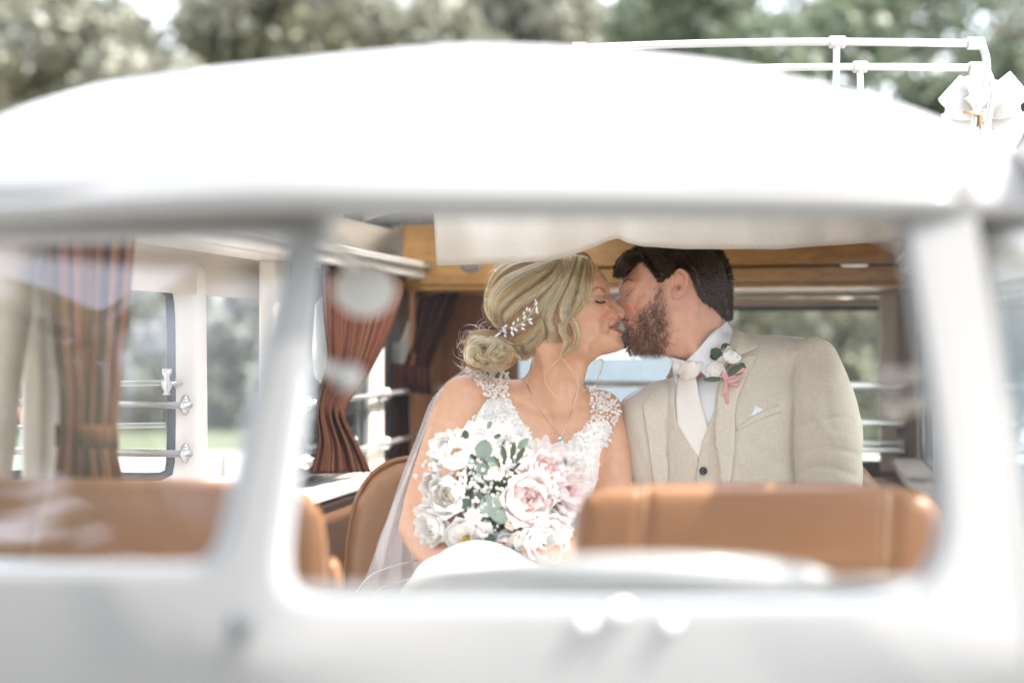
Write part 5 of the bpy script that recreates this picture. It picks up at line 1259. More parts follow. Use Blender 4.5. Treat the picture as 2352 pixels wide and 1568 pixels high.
sleeve = Relief([(1842, 784), (1868, 771), (1890, 778), (1910, 793), (1930, 825), (1945, 857), (1958, 897), (1973, 940), (1981, 1000), (1980, 1060), (1979, 1111), (1976, 1180), (1955, 1290), (1850, 1290), (1826, 1180), (1816, 1050), (1808, 960), (1808, 915), (1817, 852), (1828, 806)], 3.275, [(1890, 900, 60), (1900, 1100, 64), (1860, 790, 30)], [(1890, 950, 72), (1860, 790, 40)],
    [('r', [(1812, 984), (1850, 968), (1900, 955), (1945, 960)], 7, -3.6), ('r', [(1815, 1002), (1860, 992), (1930, 1000)], 10, 1.8), ('r', [(1820, 1038), (1880, 1022), (1965, 1040)], 7, -3.0), ('r', [(1822, 1090), (1870, 1066), (1950, 1085)], 8, -3.4), ('r', [(1860, 830), (1880, 900), (1890, 960)], 12, -2.5), ('r', [(1835, 900), (1850, 940), (1900, 1000)], 8, 2.5), ('r', [(1830, 1120), (1880, 1100), (1960, 1110)], 10, 1.8), ('r', [(1826, 1140), (1880, 1128), (1960, 1140)], 8, -3.4)], back=(), sW=40, sD=40, n=130)
fj.relief(sleeve, .005, ydepth=.2)
fj.chain([A4(1470, 945, 3.36, .050), A4(1452, 1040, 3.34, .050), A4(1468, 1160, 3.28, .048), A4(1490, 1230, 3.2, .045)], .008)
fj.chain([A4(1905, 1230, 3.26, .058), A4(1870, 1285, 3.16, .052), A4(1800, 1340, 3.08, .045)], .02)
PX, PZ = fj.px(3.20)
opn = spline([(1548, 835), (1541, 930), (1537, 1107), (1535, 1300), (1535, 1500), (1655, 1500), (1652, 1107), (1643, 1030), (1643, 960), (1652, 890), (1668, 810), (1676, 735), (1600, 690), (1545, 780)], 120, True)
od = sdpoly(PX, PZ, opn)*3.2/FPX; cut = np.maximum(-od[:, None, :], (fj.ys-3.34)[None, :, None])
Xj, Yj, Zj = fj.mesh3(fj.sl((-9, 0, 0), (9, 9, 9)))
fj.F = (fj.F+.0010*np.sin(31*Xj+17*Zj+3*np.sin(23*Zj))+.0008*np.sin(58*Zj-27*Xj+2*np.sin(19*Xj))).astype(np.float32)
fj.F = np.maximum(fj.F, -cut).astype(np.float32)
# hollow so that the shirt shows inside the opening
fj.to_mesh('jacket', M['linen'], groom); frj = fj.front()
panel('waistcoat', [(1530, 862), (1551, 880), (1550, 930), (1556, 974), (1580, 1012), (1605, 1050), (1602, 1110), (1600, 1420), (1520, 1420)], frt, .0085, .004, M['linen2'], groom, smooth=False)
panel('waistcoat', [(1605, 1050), (1612, 1016), (1627, 978), (1644, 934), (1664, 872), (1690, 890), (1690, 1420), (1594, 1420), (1598, 1110)], frt, .0120, .004, M['linen2'], groom, smooth=False)
panel('tie', [(1558, 862), (1598, 860), (1608, 917), (1618, 950), (1628, 980), (1617, 1020), (1606, 1056), (1580, 1020), (1555, 976), (1551, 917)], frt, .0075, .005, M['tie'], groom, smooth=False)
panel('shirt_collar', [(1576, 828), (1602, 802), (1634, 765), (1668, 737), (1684, 758), (1684, 800), (1676, 846), (1660, 872), (1628, 870), (1604, 848)], frt, .014, .005, M['shirt'], groom, smooth=False)
panel('shirt_collar', [(1542, 820), (1576, 829), (1565, 845), (1557, 868), (1554, 890), (1546, 862)], frt, .011, .004, M['shirt'], groom, smooth=False)
panel('tie_knot', [(1558, 850), (1566, 834), (1584, 827), (1612, 831), (1617, 837), (1606, 858), (1598, 867), (1580, 871), (1562, 866)], frt, .024, .013, M['tie'], groom, r=11, wav=lambda x, y: .0025*np.sin((x-1560)*.28+(y-830)*.12))
panel('lapel', [(1546, 832), (1552, 876), (1543, 945), (1539, 1030), (1537, 1110), (1537, 1400), (1512, 1400), (1500, 1110), (1486, 1000), (1474, 930), (1500, 893), (1524, 884)], frj, .007, .004, M['linen'], groom, smooth=False, Y0=3.2)
panel('lapel', [(1722, 814), (1741, 816), (1732, 836), (1714, 866), (1695, 913), (1688, 957), (1688, 1023), (1683, 1070), (1678, 1107), (1676, 1400), (1652, 1400), (1652, 1107), (1643, 1040), (1642, 1000), (1644, 940), (1650, 895), (1662, 855), (1690, 828)], frj, .0105, .004, M['linen'], groom, smooth=False, Y0=3.2)
panel('jacket_collar', [(1680, 748), (1696, 758), (1712, 766), (1738, 773), (1743, 796), (1722, 807), (1690, 820), (1664, 848), (1668, 810), (1676, 780)], frj, .0105, .004, M['linen'], groom, smooth=False, Y0=3.2)
panel('breast_pocket', [(1691, 981), (1725, 956), (1757, 941), (1791, 928), (1796, 946), (1757, 960), (1722, 975), (1693, 991)], frj, .003, .003, M['linen'], groom, smooth=False, Y0=3.2)
panel('pocket_square', [(1724, 957), (1734, 930), (1755, 941)], frj, .0025, .0022, M['shirt'], groom, smooth=False, Y0=3.2)
for px, py in ((1615, 1081), (1613, 1180)):
    p = frt.ray(px, py, 3.2, .0135)[0]; q = MB(); q.ball(p, .0092, 16, 8, (1, .35, 1)); q.tube([p+np.array((.0078*math.cos(a), -.0025, .0078*math.sin(a))) for a in np.linspace(0, 6.28, 17)[:-1]], .0012, 6, closed=True); q.build('button', M['navy'], groom)
# trousers and a resting hand, below the seat line
fh2 = Field(axis((.25, .85, .010)), axis((2.45, 3.45, .010)), axis((HC-1.25, HC-.48, .010)))
fh2.chain([(.42, 3.28, HC-.62, .12), (.40, 2.80, HC-.62, .09), (.40, 2.68, HC-.64, .075), (.40, 2.66, HC-1.2, .06)], .02); fh2.chain([(.62, 3.28, HC-.62, .12), (.64, 2.80, HC-.62, .09), (.66, 2.68, HC-.64, .075), (.66, 2.66, HC-1.2, .06)], .02)
fh2.to_mesh('trousers', M['linen'], groom)
fh3 = Field(axis((.44, .66, .004)), axis((2.85, 3.12, .004)), axis((HC-.66, HC-.46, .004)))
wr = at(1800, 1340, 3.08); fh3.chain([(*wr, .034), (*(wr+np.array((-.03, -.03, -.03))), .028)], .01)
hand(fh3, wr+np.array((-.03, -.03, -.03)), unit((-.5, -.75, -.2)), unit((-.8, .5, .1)), (0, 0, 1))
fh3.to_mesh('hand', M['skin_g'], groom, color=lambda V: np.tile(np.array([.60, .35, .25]), (len(V), 1)))

# ------------------------------------------------------------------ flowers
def petal_mesh(name, m, L, Wd, cup=.35, curl=.2, ruf=0.0, nu=6, nv=5, seed=0, tipw=.9, notch=0):
    r_ = np.random.default_rng(seed); V = []; F = []; ph = r_.uniform(0, 6)
    for i in range(nu+1):
        t = i/nu; w = Wd*math.sin(math.pi*min(1, .10+t*tipw))**.75
        for j in range(nv+1):
            s_ = 2*j/nv-1; x = w*s_; z = L*t*(1-.10*s_*s_-notch*(1-abs(s_))*t**4)
            y = cup*(Wd*.9)*s_*s_-cup*L*.35*math.sin(math.pi*t)+curl*L*t*t+ruf*L*math.sin(4*s_+ph+3*t)*t
            V.append((x, y, z))
    for i in range(nu):
        for j in range(nv): a = i*(nv+1)+j; F.append((a, a+1, a+nv+2, a+nv+1))
    me = bpy.data.meshes.new(name); me.from_pydata(V, [], F); me.materials.append(m)
    me.polygons.foreach_set('use_smooth', [True]*len(F)); me.update(); return me
PM = {k: mat(k+'_petal', c, 0.6, var=.04, scale=30, trans=.28, sheen=.2) for k, c in dict(white=(.92, .91, .89), cream=(.91, .86, .80), pink=(.87, .72, .70), blush=(.88, .81, .80), deep=(.78, .46, .46), peach=(.80, .62, .50), orange=(.75, .30, .08)).items()}
M['stem'] = mat('green_stem', (.10, .15, .06), .6); M['yellow'] = mat('yellow_stamen', (.75, .50, .06), .6); M['pistil'] = mat('lime_pistil', (.35, .42, .10), .6)
M['euc'] = mat('eucalyptus_leaf', (.20, .265, .225), .55, var=.2, scale=25); M['eucp'] = mat('pale_eucalyptus_leaf', (.42, .47, .40), .6, var=.1); M['dkleaf'] = mat('dark_glossy_leaf', (.045, .075, .045), .4, var=.25, scale=25)
def place(o, parent, loc, rot):
    o.matrix_world = Matrix.Translation(Vector(tuple(map(float, loc)))) @ rot.to_4x4()
    mw = o.matrix_world.copy(); COL.objects.link(o); o.parent = parent
    o.matrix_parent_inverse = Matrix.Identity(4)
    return o, mw
def flower(parent, name, loc, nrm, layers, core, core_r, twist=None):
    """petals in whorls round a core; axis nrm; layers = (n, mesh, open angle, radius, scale)"""
    z = Vector(nrm).normalized(); x = z.cross(Vector((0, .2, 1))).normalized(); y = z.cross(x); Rm = Matrix((x, y, z)).transposed()
    q = MB(); q.ball((0, 0, 0), core_r, 10, 7, (1, 1, .8)); me_o = q.build(name, core, None)
    COL.objects.unlink(me_o); me_o.matrix_world = Matrix.Translation(Vector(tuple(map(float, loc)))) @ Rm.to_4x4(); COL.objects.link(me_o)
    W_ = me_o.matrix_world.copy(); me_o.parent = parent; me_o.matrix_parent_inverse = parent.matrix_world.inverted(); ph = rng.uniform(0, 6)
    for n, me, op, rad, sc in layers:
        ph += .7
        for k in range(n):
            a = ph+2*math.pi*k/n+rng.normal(0, .08)
            p = bpy.data.objects.new('petal', me); COL.objects.link(p); p.parent = me_o
            p.matrix_local = Matrix.Rotation(a, 4, 'Z') @ Matrix.Translation((0, -rad, 0)) @ Matrix.Rotation(R(op+rng.normal(0, 5)), 4, 'X') @ Matrix.Scale(sc*rng.uniform(.9, 1.1), 4)
    return me_o
def pset(key, L, Wd, **kw): return [petal_mesh('petal', PM[key], L, Wd, seed=i, **kw) for i in range(2)]
bq = empty('bouquet', at(1140, 1150, 2.97), 'round bridal bouquet of white and blush flowers with eucalyptus held on the lap', 'bouquet')
BC = np.array((1143, 1142)); BRAD = 185.
def bpos(px, py, push=0.0):
    d = (np.array((px, py))-BC)/BRAD; r2 = min(.98, d@d); Y = 2.985-.115*math.sqrt(1-r2)-push
    n = Vector((d[0]*1.0, -1.15*math.sqrt(1-r2)-.15, -d[1]*1.0+.10)); return at(px, py, Y), n
rose_w = [petal_mesh('petal', PM['cream'], .034, .021, cup=.75, curl=-.25, seed=1), petal_mesh('petal', PM['white'], .040, .026, cup=.6, curl=.15, ruf=.05, seed=2, nv=7)]
rose_p = [petal_mesh('petal', PM['pink'], .036, .022, cup=.8, curl=-.25, seed=3), petal_mesh('petal', PM['blush'], .050, .033, cup=.6, curl=.12, ruf=.06, seed=4, nv=7)]
peo = [petal_mesh('petal', PM['white'], .036, .017, cup=.5, curl=.1, ruf=.06, seed=5, notch=.25), petal_mesh('petal', PM['white'], .050, .022, cup=.4, curl=.2, ruf=.05, seed=6, notch=.2)]
dah = [petal_mesh('petal', PM['pink'], .026, .007, cup=.6, curl=-.1, seed=7), petal_mesh('petal', PM['blush'], .052, .014, cup=.5, curl=.15, seed=8, tipw=.86), petal_mesh('petal', PM['deep'], .020, .006, cup=.6, curl=-.1, seed=9)]
ane = [petal_mesh('petal', PM['white'], .046, .028, cup=.35, curl=-.12, ruf=.03, seed=10)]
flo = [petal_mesh('petal', PM['white'], .017, .0095, cup=.2, curl=.05, seed=11), petal_mesh('petal', PM['cream'], .017, .0095, cup=.2, curl=.05, seed=12)]
def rose(px, py, me, key, sc=1., push=.012, name='rose'):
    p, n = bpos(px, py, push); a, b = me
    return flower(bq, name, p, n, [(3, a, 12, .003*sc, .62*sc), (4, a, 22, .006*sc, .80*sc), (5, a, 34, .010*sc, .92*sc), (5, b, 48, .013*sc, .95*sc), (6, b, 66, .016*sc, 1.0*sc)], PM[key], .008*sc)
rose(1036, 1138, rose_w, 'cream', 1.0); rose(1206, 1145, rose_p, 'deep', 1.05, .02)
rose(1003, 1115, rose_w, 'cream', .7, 0.0)
def peony(px, py, sc=1., push=.01, me=peo, key='white', name='peony'):
    p, n = bpos(px, py, push); a, b = me[0], me[1]
    return flower(bq, name, p, n, [(6, a, 15, .004*sc, .7*sc), (8, a, 32, .008*sc, .85*sc), (9, b, 50, .012*sc, .9*sc), (10, b, 68, .015*sc, 1.0*sc), (10, b, 88, .016*sc, 1.05*sc)], PM[key], .008*sc)
peony(1244, 1226, 1.1, .02); peony(1000, 1202, .85); peony(1030, 1030, .72, .0); peony(1102, 1012, .75, .0); peony(1190, 1010, .5, -.01); peony(1160, 1245, .55, .02)
def dahlia(px, py, sc, push, inner):
    p, n = bpos(px, py, push)
    return flower(bq, 'dahlia', p, n, [(8, dah[inner], 15, .003, .9*sc), (10, dah[0], 32, .006, 1.0*sc), (11, dah[1], 50, .008, .75*sc), (12, dah[1], 66, .010, .95*sc), (13, dah[1], 84, .012, 1.05*sc)], PM['pink'], .009)
dahlia(1244, 1080, 1.12, .008, 0); dahlia(1292, 1122, 1.12, .002, 2)
p, n = bpos(1076, 1234, .022); an = flower(bq, 'anemone', p, n, [(5, ane[0], 60, .006, .9), (6, ane[0], 74, .008, 1.1)], M['pistil'], .007)
q = MB()
for k in range(34):
    a = rng.uniform(0, 6.28); r = rng.uniform(.004, .013); e = np.array((r*math.cos(a), r*math.sin(a), .012+rng.uniform(0, .006))); q.tube([(r*.3*math.cos(a), r*.3*math.sin(a), .003), e], .0006, 4); q.ball(e, .0018, 5, 4)
st = q.build('stamens', M['yellow'], None); COL.objects.unlink(st); COL.objects.link(st); st.parent = an
for px, py, core, push in ((1158, 1246, 'orange', .035), (1174, 1198, 'orange', .03), (1112, 1214, 'cream', .03), (1070, 1025, 'cream', .02), (1130, 1040, 'cream', .02), (1090, 1185, 'white', .03), (1100, 1235, 'white', .025), (1190, 1232, 'peach', .03), (1140, 1085, 'white', .03), (1128, 1015, 'white', .02), (1060, 1000, 'white', .0), (1150, 992, 'white', .0), (1180, 1040, 'peach', .02), (1012, 1060, 'white', .0)):
    p, n = bpos(px, py, push); n = n+Vector(rng.normal(0, .25, 3)); flower(bq, 'blossom', p, n, [(5, flo[int(rng.integers(2))], 62, .003, 1.15)], PM[core], .0042)
q = MB(); p, n = bpos(1060, 1068, .02); bud = [petal_mesh('petal', PM['peach'], .042, .02, cup=.9, curl=-.3, seed=20), petal_mesh('petal', PM['cream'], .046, .022, cup=.8, curl=-.2, seed=21)]
flower(bq, 'rosebud', p, n+Vector((-.5, 0, 1.1)), [(3, bud[0], 4, .003, .85), (4, bud[1], 12, .007, .95), (3, bud[1], 22, .010, 1.0)], PM['peach'], .010)
for px, py in ((1172, 1032), (1140, 1068), (1196, 1046)):
    p, n = bpos(px, py, .012); flower(bq, 'rosebud', p, n+Vector((0, 0, .8)), [(3, bud[0], 6, .002, .42), (4, bud[1], 14, .004, .45)], PM['peach'], .006)
def leaf(parent, p, d, nrm, L, Wd, m, name='leaf', bend=.15):
    d = np.array(unit(d)); nrm = np.array(unit(nrm)); e = np.cross(d, nrm); e /= np.linalg.norm(e); nrm = np.cross(e, d); P = []
    for i in range(9):
        t = i/8; w = Wd*math.sin(math.pi*min(1, .05+.95*t))**.6
        P.append([np.array(p)+d*L*t+e*w*s_+nrm*(.22*Wd*s_*s_-bend*L*(t-.3)**2) for s_ in (-1, -.5, 0, .5, 1)])
    q = MB(); q.grid(P); return q.build(name, m, parent)
for px, py, a, L, Wd, m in ((1108, 1054, 80, .042, .019, 'euc'), (1106, 1044, 100, .026, .011, 'eucp'), (1086, 1062, 160, .020, .010, 'euc'), (1120, 1062, 20, .020, .010, 'euc'), (1100, 1090, 60, .028, .013, 'euc'), (1128, 1186, 100, .048, .019, 'euc'), (1142, 1165, 80, .030, .013, 'eucp'), (1140, 1198, 60, .030, .018, 'euc'), (1158, 1200, 110, .04, .016, 'euc'), (1112, 1160, 130, .036, .012, 'dkleaf'), (1298, 1074, 95, .020, .009, 'euc'), (1302, 1078, 45, .022, .004, 'eucp'), (1320, 1086, -20, .014, .006, 'euc'), (1190, 1030, 45, .030, .008, 'euc'), (1175, 1052, 80, .035, .006, 'dkleaf'), (1160, 1060, 100, .035, .006, 'dkleaf'), (1150, 1075, 120, .03, .005, 'dkleaf'), (1185, 1060, 60, .035, .006, 'dkleaf'), (1072, 1008, 100, .02, .008, 'dkleaf'), (1120, 985, 60, .018, .008, 'euc'), (1135, 1005, 20, .016, .006, 'dkleaf'), (1090, 970, 70, .02, .008, 'eucp'), (1222, 1030, 70, .022, .006, 'eucp'), (1080, 1150, 200, .03, .01, 'dkleaf'), (1130, 1225, 250, .03, .01, 'dkleaf'), (1225, 1185, -30, .03, .01, 'euc')):
    p, n = bpos(px, py, .038); leaf(bq, p, (math.cos(R(a)), -.15, math.sin(R(a))), n, L, Wd, M[m])
q = MB(); q2 = MB()
for k in range(240):
    c = ((1092, 1120), (1105, 1165), (1080, 1085), (1120, 1205), (1010, 1075), (1150, 1090))[k % 6]; px, py = rng.normal(c, (20, 24)); p, n = bpos(px, py, rng.uniform(.01, .045)); q.ball(p, rng.uniform(.0022, .0052), 7, 5)
    if k % 2: q2.tube([p, np.array(bpos(1110, 1150, -.05)[0])], .0006, 4)
tag(q.build('baby_breath', PM['white'], bq), kind='stuff'); tag(q2.build('sprigs', M['stem'], bq), kind='stuff')
M['filler'] = mat('soft_green_filler', (.16, .21, .13), .6, var=.3, scale=40)
V, Fc = leaf_cloud([(*np.array(bpos(1143+110*math.cos(a)*r, 1142+110*math.sin(a)*r, -.035)[0]), .04) for a in np.linspace(0, 6.28, 9)[:-1] for r in (.35, .95)], 900, .011)
tag(np_mesh('foliage', V, Fc, M['filler'], bq), kind='stuff')
q = MB(); q.tube([at(1170, 1200, 2.98), at(1205, 1290, 2.94), at(1215, 1340, 2.92)], [.03, .022, .02], 10); q.build('stems', M['stem'], bq)
# boutonniere
bt = empty('boutonniere', frj.ray(1670, 850, 3.2, .02)[0], 'white flower boutonniere with pink ribbon pinned on the beige lapel', 'boutonniere')
frjt = MinFront(frj, frt)
def bj(px, py, o_): return frjt.ray(px, py, 3.2, o_)[0]
for px, py, a, L, Wd in ((1655, 822, 135, .030, .013), (1652, 815, 190, .022, .011), (1660, 806, 50, .022, .011), (1672, 858, 22, .044, .011), (1696, 846, 40, .018, .007), (1660, 870, 182, .046, .006)):
    leaf(bt, bj(px, py, .022), (math.cos(R(a)), -.1, math.sin(R(a))), (0, -1, .2), L, Wd, M['dkleaf'])
flower(bt, 'rose', bj(1677, 826, .036), Vector((.2, -.8, .75)), [(3, rose_w[0], 8, .002, .6), (4, rose_w[1], 22, .005, .62), (5, rose_w[1], 45, .007, .64)], PM['blush'], .007)
flower(bt, 'blossom', bj(1646, 850, .034), Vector((-.4, -1, -.1)), [(5, flo[0], 45, .003, 1.1), (7, flo[0], 75, .004, 1.3)], PM['white'], .005)
flower(bt, 'blossom', bj(1659, 829, .030), Vector((-.2, -1, .4)), [(5, flo[0], 55, .002, .7)], PM['white'], .003)
flower(bt, 'blossom', bj(1655, 803, .018), Vector((-.2, -1, .6)), [(6, flo[1], 50, .002, .6)], M['eucp'], .003)
M['pinkr'] = mat('dusky_pink_ribbon', (.62, .32, .30), .45, sheen=.3)
q = MB(); q.tube([bj(1668, 880, .020), bj(1669, 905, .014), bj(1670, 927, .012)], [.0035, .0042, .0036], 8); q.build('wrapped_stem', M['pinkr'], bt)
def ribbon(pts, w, m, parent, name='ribbon', wd=(0, 0, 1)):
    P = [np.array(p, float) for p in pts]; sp = spline(P, 18); wd = np.array(wd, float)*w/2
    q = MB(); q.grid([[p-wd, p, p+wd] for p in sp]); return q.build(name, m, parent, solid=.0008)
for pts in ([(1672, 872), (1690, 862), (1706, 848), (1709, 856), (1692, 872), (1674, 878)], [(1668, 872), (1658, 858), (1652, 852), (1656, 848), (1668, 862), (1672, 874)]):
    ribbon([bj(x, y, .030 if i in (2, 3) else .024) for i, (x, y) in enumerate(pts)], .011, M['pinkr'], bt, 'ribbon_loop', (.3, 0, .95))
ribbon([bj(1672, 874, .026), bj(1686, 884, .02), bj(1700, 880, .016)], .009, M['pinkr'], bt, 'ribbon_tail', (.2, 0, .97)); ribbon([bj(1669, 874, .026), bj(1666, 890, .022), bj(1662, 905, .018)], .009, M['pinkr'], bt, 'ribbon_tail', (.95, 0, .2))

# ------------------------------------------------------------------ curtains, folded cloth, roof rack, bow
def stripe_mat(name):
    m, n, l, p = nodes(name); p.inputs['Roughness'].default_value = .9; p.inputs['Sheen Weight'].default_value = 0; p.inputs['Specular IOR Level'].default_value = .1
    uv = n.new('ShaderNodeUVMap'); sp = n.new('ShaderNodeSeparateXYZ'); l.new(uv.outputs[0], sp.inputs[0])
    cm = n.new('ShaderNodeCombineXYZ'); l.new(sp.outputs[0], cm.inputs[0])
    nz = n.new('ShaderNodeTexNoise'); nz.noise_dimensions = '1D'; nz.inputs['Scale'].default_value = 22; nz.inputs['Detail'].default_value = 2; nz.inputs['Roughness'].default_value = .8
    l.new(sp.outputs[0], nz.inputs['W'])
    cr = n.new('ShaderNodeValToRGB'); cr.color_ramp.interpolation = 'CONSTANT'; e = cr.color_ramp.elements
    e[0].position = 0; e[0].color = (0.014, 0.0065, 0.0045, 1); e[1].position = .36; e[1].color = (0.080, 0.008, 0.010, 1)
    for pos, c in ((.42, (.012, .006, .004)), (.465, (.17, .066, .016)), (.485, (.014, .006, .005)), (.53, (.10, .014, .012)), (.555, (.018, .008, .005)), (.585, (.22, .115, .04)), (.605, (.05, .014, .008)), (.65, (.012, .006, .005)), (.69, (.13, .055, .018))):
        k = e.new(pos); k.color = (*c, 1)
    l.new(nz.outputs['Fac'], cr.inputs[0]); l.new(cr.outputs[0], p.inputs['Base Color'])
    tr = n.new('ShaderNodeBsdfTranslucent'); l.new(cr.outputs[0], tr.inputs[0]); ms = n.new('ShaderNodeMixShader'); ms.inputs[0].default_value = .06
    l.new(p.outputs[0], ms.inputs[1]); l.new(tr.outputs[0], ms.inputs[2]); l.new(ms.outputs[0], n['Material Output'].inputs['Surface'])
    nb = n.new('ShaderNodeTexNoise'); nb.inputs['Scale'].default_value = 600; tc = n.new('ShaderNodeTexCoord'); l.new(tc.outputs['Object'], nb.inputs['Vector'])
    b = n.new('ShaderNodeBump'); b.inputs['Strength'].default_value = .5; b.inputs['Distance'].default_value = .001; l.new(nb.outputs['Fac'], b.inputs['Height']); l.new(b.outputs[0], p.inputs['Normal'])
    return m
M['stripe'] = stripe_mat('striped_curtain_cloth'); M['lining'] = mat('white_lining', (.75, .73, .70), .8, trans=.5)
def curtain(label, L, Rr, pleats, amp, band=None, lin=None, m=70, n=48):
    rt_ = empty('curtain', at(*L[len(L)//2]), label, 'curtain', 'striped window curtains')
    Ls, Rs = spline(L, n), spline(Rr, n); V = []; F = []; UV = []
    for j in range(m+1):
        a = j/m
        for i in range(n):
            t = i/(n-1); p = Ls[i]*(1-a)+Rs[i]*a; wdt = abs(Rs[i][0]-Ls[i][0])
            am = amp*(.5+.5*min(1, 60/max(wdt, 20)))
            y = p[2]+am*(math.sin(a*pleats*2*math.pi+.6*math.sin(4*t))+.5*math.sin(a*pleats*4.6*math.pi+2+t))
            V.append(at(p[0], p[1], y)); UV.append((a*(1.0+.04*math.sin(5*t)), t))
    for j in range(m):
        for i in range(n-1): F.append((j*n+i, (j+1)*n+i, (j+1)*n+i+1, j*n+i+1))
    o = mesh_obj('cloth', V, F, M['stripe'], rt_); u = o.data.uv_layers.new(name='UVMap')
    for lp_ in o.data.loops: u.data[lp_.index].uv = UV[lp_.vertex_index]
    md = o.modifiers.new('solid', 'SOLIDIFY'); md.thickness = .003
    if lin:
        sheet([(x, y, Y+.02) for x, y, Y in lin[0]], [(x, y, Y+.02) for x, y, Y in lin[1]], 24, 10, lambda t: .004, 1, 'lining', M['lining'], rt_)
    if band:
        (x0, y0, x1, y1, Yb, h) = band; P = []; UVb = []
        for j in range(25):
            a = j/24; x = x0+(x1-x0)*a; y = y0+(y1-y0)*a; P.append([at(x, y-h/2, Yb-.034*math.sin(math.pi*a)), at(x, y, Yb-.038*math.sin(math.pi*a)), at(x, y+h/2, Yb-.034*math.sin(math.pi*a))])
        q = MB(); q.grid(P); ob = q.build('tie_band', M['stripe'], rt_, solid=.004); u = ob.data.uv_layers.new(name='UVMap')
        for lp_ in ob.data.loops: u.data[lp_.index].uv = ((lp_.vertex_index//3)/24*.6+.2, (lp_.vertex_index % 3)/2)
    return rt_
dY = lambda x: float(dpt(x, 800, .05)[1])
wY = lambda px: (lambda r: OY-SA*(-.745)+CA*r)(((OX+CA*-.745)-(px-1176)/FPX*(OY-SA*-.745))/((px-1176)/FPX*CA-SA))
uY = lambda px, u: (lambda r_: OY-SA*u+CA*r_)(((OX+CA*u)-(px-1176)/FPX*(OY-SA*u))/((px-1176)/FPX*CA-SA))
LY = lambda px: uY(px, -.69)
curtain('wide brown striped curtain behind the left windscreen pane, before the open side door', [(100, 430, LY(104)), (106, 560, LY(108)), (112, 680, LY(112)), (122, 800, LY(122)), (134, 900, LY(130)), (134, 960, LY(130)), (132, 1018, LY(130)), (122, 1100, LY(124)), (108, 1200, LY(112))], [(318, 430, LY(310)), (306, 560, LY(304)), (296, 680, LY(296)), (284, 800, LY(284)), (272, 900, LY(270)), (266, 960, LY(268)), (264, 1018, LY(266)), (280, 1100, LY(278)), (296, 1200, LY(290))], 5, .016, (128, 1000, 272, 1004, LY(200)-.012, 52))
curtain('striped curtain tied by the bars and flaring below, left of the bride', [(735, 575, wY(735)), (738, 650, wY(735)), (744, 740, wY(740)), (752, 820, wY(740)), (738, 880, wY(738)), (727, 928, wY(735)), (726, 960, wY(735)), (730, 1020, wY(735)), (712, 1088, wY(725))], [(938, 612, wY(930)), (922, 680, wY(915)), (896, 760, wY(880)), (862, 830, wY(850)), (832, 880, wY(830)), (796, 928, wY(800)), (790, 960, wY(790)), (826, 1030, wY(820)), (852, 1084, wY(840))], 4, .013, None, ([(722, 700, wY(730)), (716, 800, wY(730)), (722, 860, wY(735)), (735, 880, wY(738))], [(790, 620, wY(790)), (775, 740, wY(770)), (765, 820, wY(760)), (760, 880, wY(755))]))
curtain('dark striped curtain with a wide tie band in the rear corner beside the bride', [(962, 682, 4.50), (950, 740, 4.50), (936, 810, 4.48), (922, 850, 4.47), (905, 885, 4.47), (896, 910, 4.47), (900, 960, 4.46), (890, 1030, 4.45), (876, 1085, 4.44)], [(1056, 668, 4.58), (1040, 720, 4.58), (1008, 790, 4.57), (985, 850, 4.56), (968, 890, 4.55), (950, 912, 4.55), (955, 960, 4.55), (965, 1030, 4.54), (985, 1100, 4.54)], 4, .014, (898, 862, 990, 876, 4.47, 62), ([(955, 690, 4.52), (930, 760, 4.51), (905, 830, 4.5), (890, 900, 4.5), (880, 1000, 4.5), (868, 1085, 4.5)], [(980, 690, 4.54), (965, 760, 4.53), (945, 830, 4.52), (925, 900, 4.52), (915, 1000, 4.52), (900, 1085, 4.52)]))
# folded sunroof cloth
def perf_mat():
    m, n, l, p = nodes('perforated_cream_vinyl'); p.inputs['Roughness'].default_value = .55
    tc = n.new('ShaderNodeTexCoord'); vo = n.new('ShaderNodeTexVoronoi'); vo.inputs['Scale'].default_value = 120; vo.inputs['Randomness'].default_value = .25
    l.new(tc.outputs['Object'], vo.inputs['Vector'])
    cr = n.new('ShaderNodeValToRGB'); cr.color_ramp.elements[0].position = .12; cr.color_ramp.elements[0].color = (.43, .38, .325, 1); cr.color_ramp.elements[1].position = .24; cr.color_ramp.elements[1].color = (.52, .48, .43, 1)
    l.new(vo.outputs['Distance'], cr.inputs[0]); l.new(cr.outputs[0], p.inputs['Base Color'])
    tr = n.new('ShaderNodeBsdfTranslucent'); l.new(cr.outputs[0], tr.inputs[0]); ms = n.new('ShaderNodeMixShader'); ms.inputs[0].default_value = .12
    l.new(p.outputs[0], ms.inputs[1]); l.new(tr.outputs[0], ms.inputs[2]); l.new(ms.outputs[0], n['Material Output'].inputs['Surface']); return m
hem = np.array([(1003, 607), (1012, 609), (1100, 606), (1200, 602), (1256, 599), (1296, 590), (1330, 579), (1366, 566), (1396, 553), (1419, 546), (1441, 557), (1472, 565), (1573, 571), (1700, 571), (1788, 572), (1859, 566), (2022, 555), (2100, 548)], float)
xs_ = np.linspace(1003, 2100, 140); hz_ = np.interp(xs_, hem[:, 0], hem[:, 1]); P = []
for i, (x, hzv) in enumerate(zip(xs_, hz_)):
    row = []
    for j in range(16):
        t = j/15; py = hzv+(330-hzv)*t; Y = 2.99-.030*math.sin(math.pi*min(1, t*1.4))+.012*math.sin(x*.021+2*t)*(1-t)+.006*math.sin(x*.05+1)*(1-t)-.02*math.exp(-((x-1419)/40)**2)*(1-t)
        xx = x-16*t*max(0, 1-(x-1003)/120); row.append(at(xx, py, Y))
    P.append(row)
q = MB(); q.grid(P); fl = q.build('roof_cloth', perf_mat(), None, solid=.004); tag(fl, 'cream perforated cloth of the folded sunroof drooping over both heads', 'roof cloth')
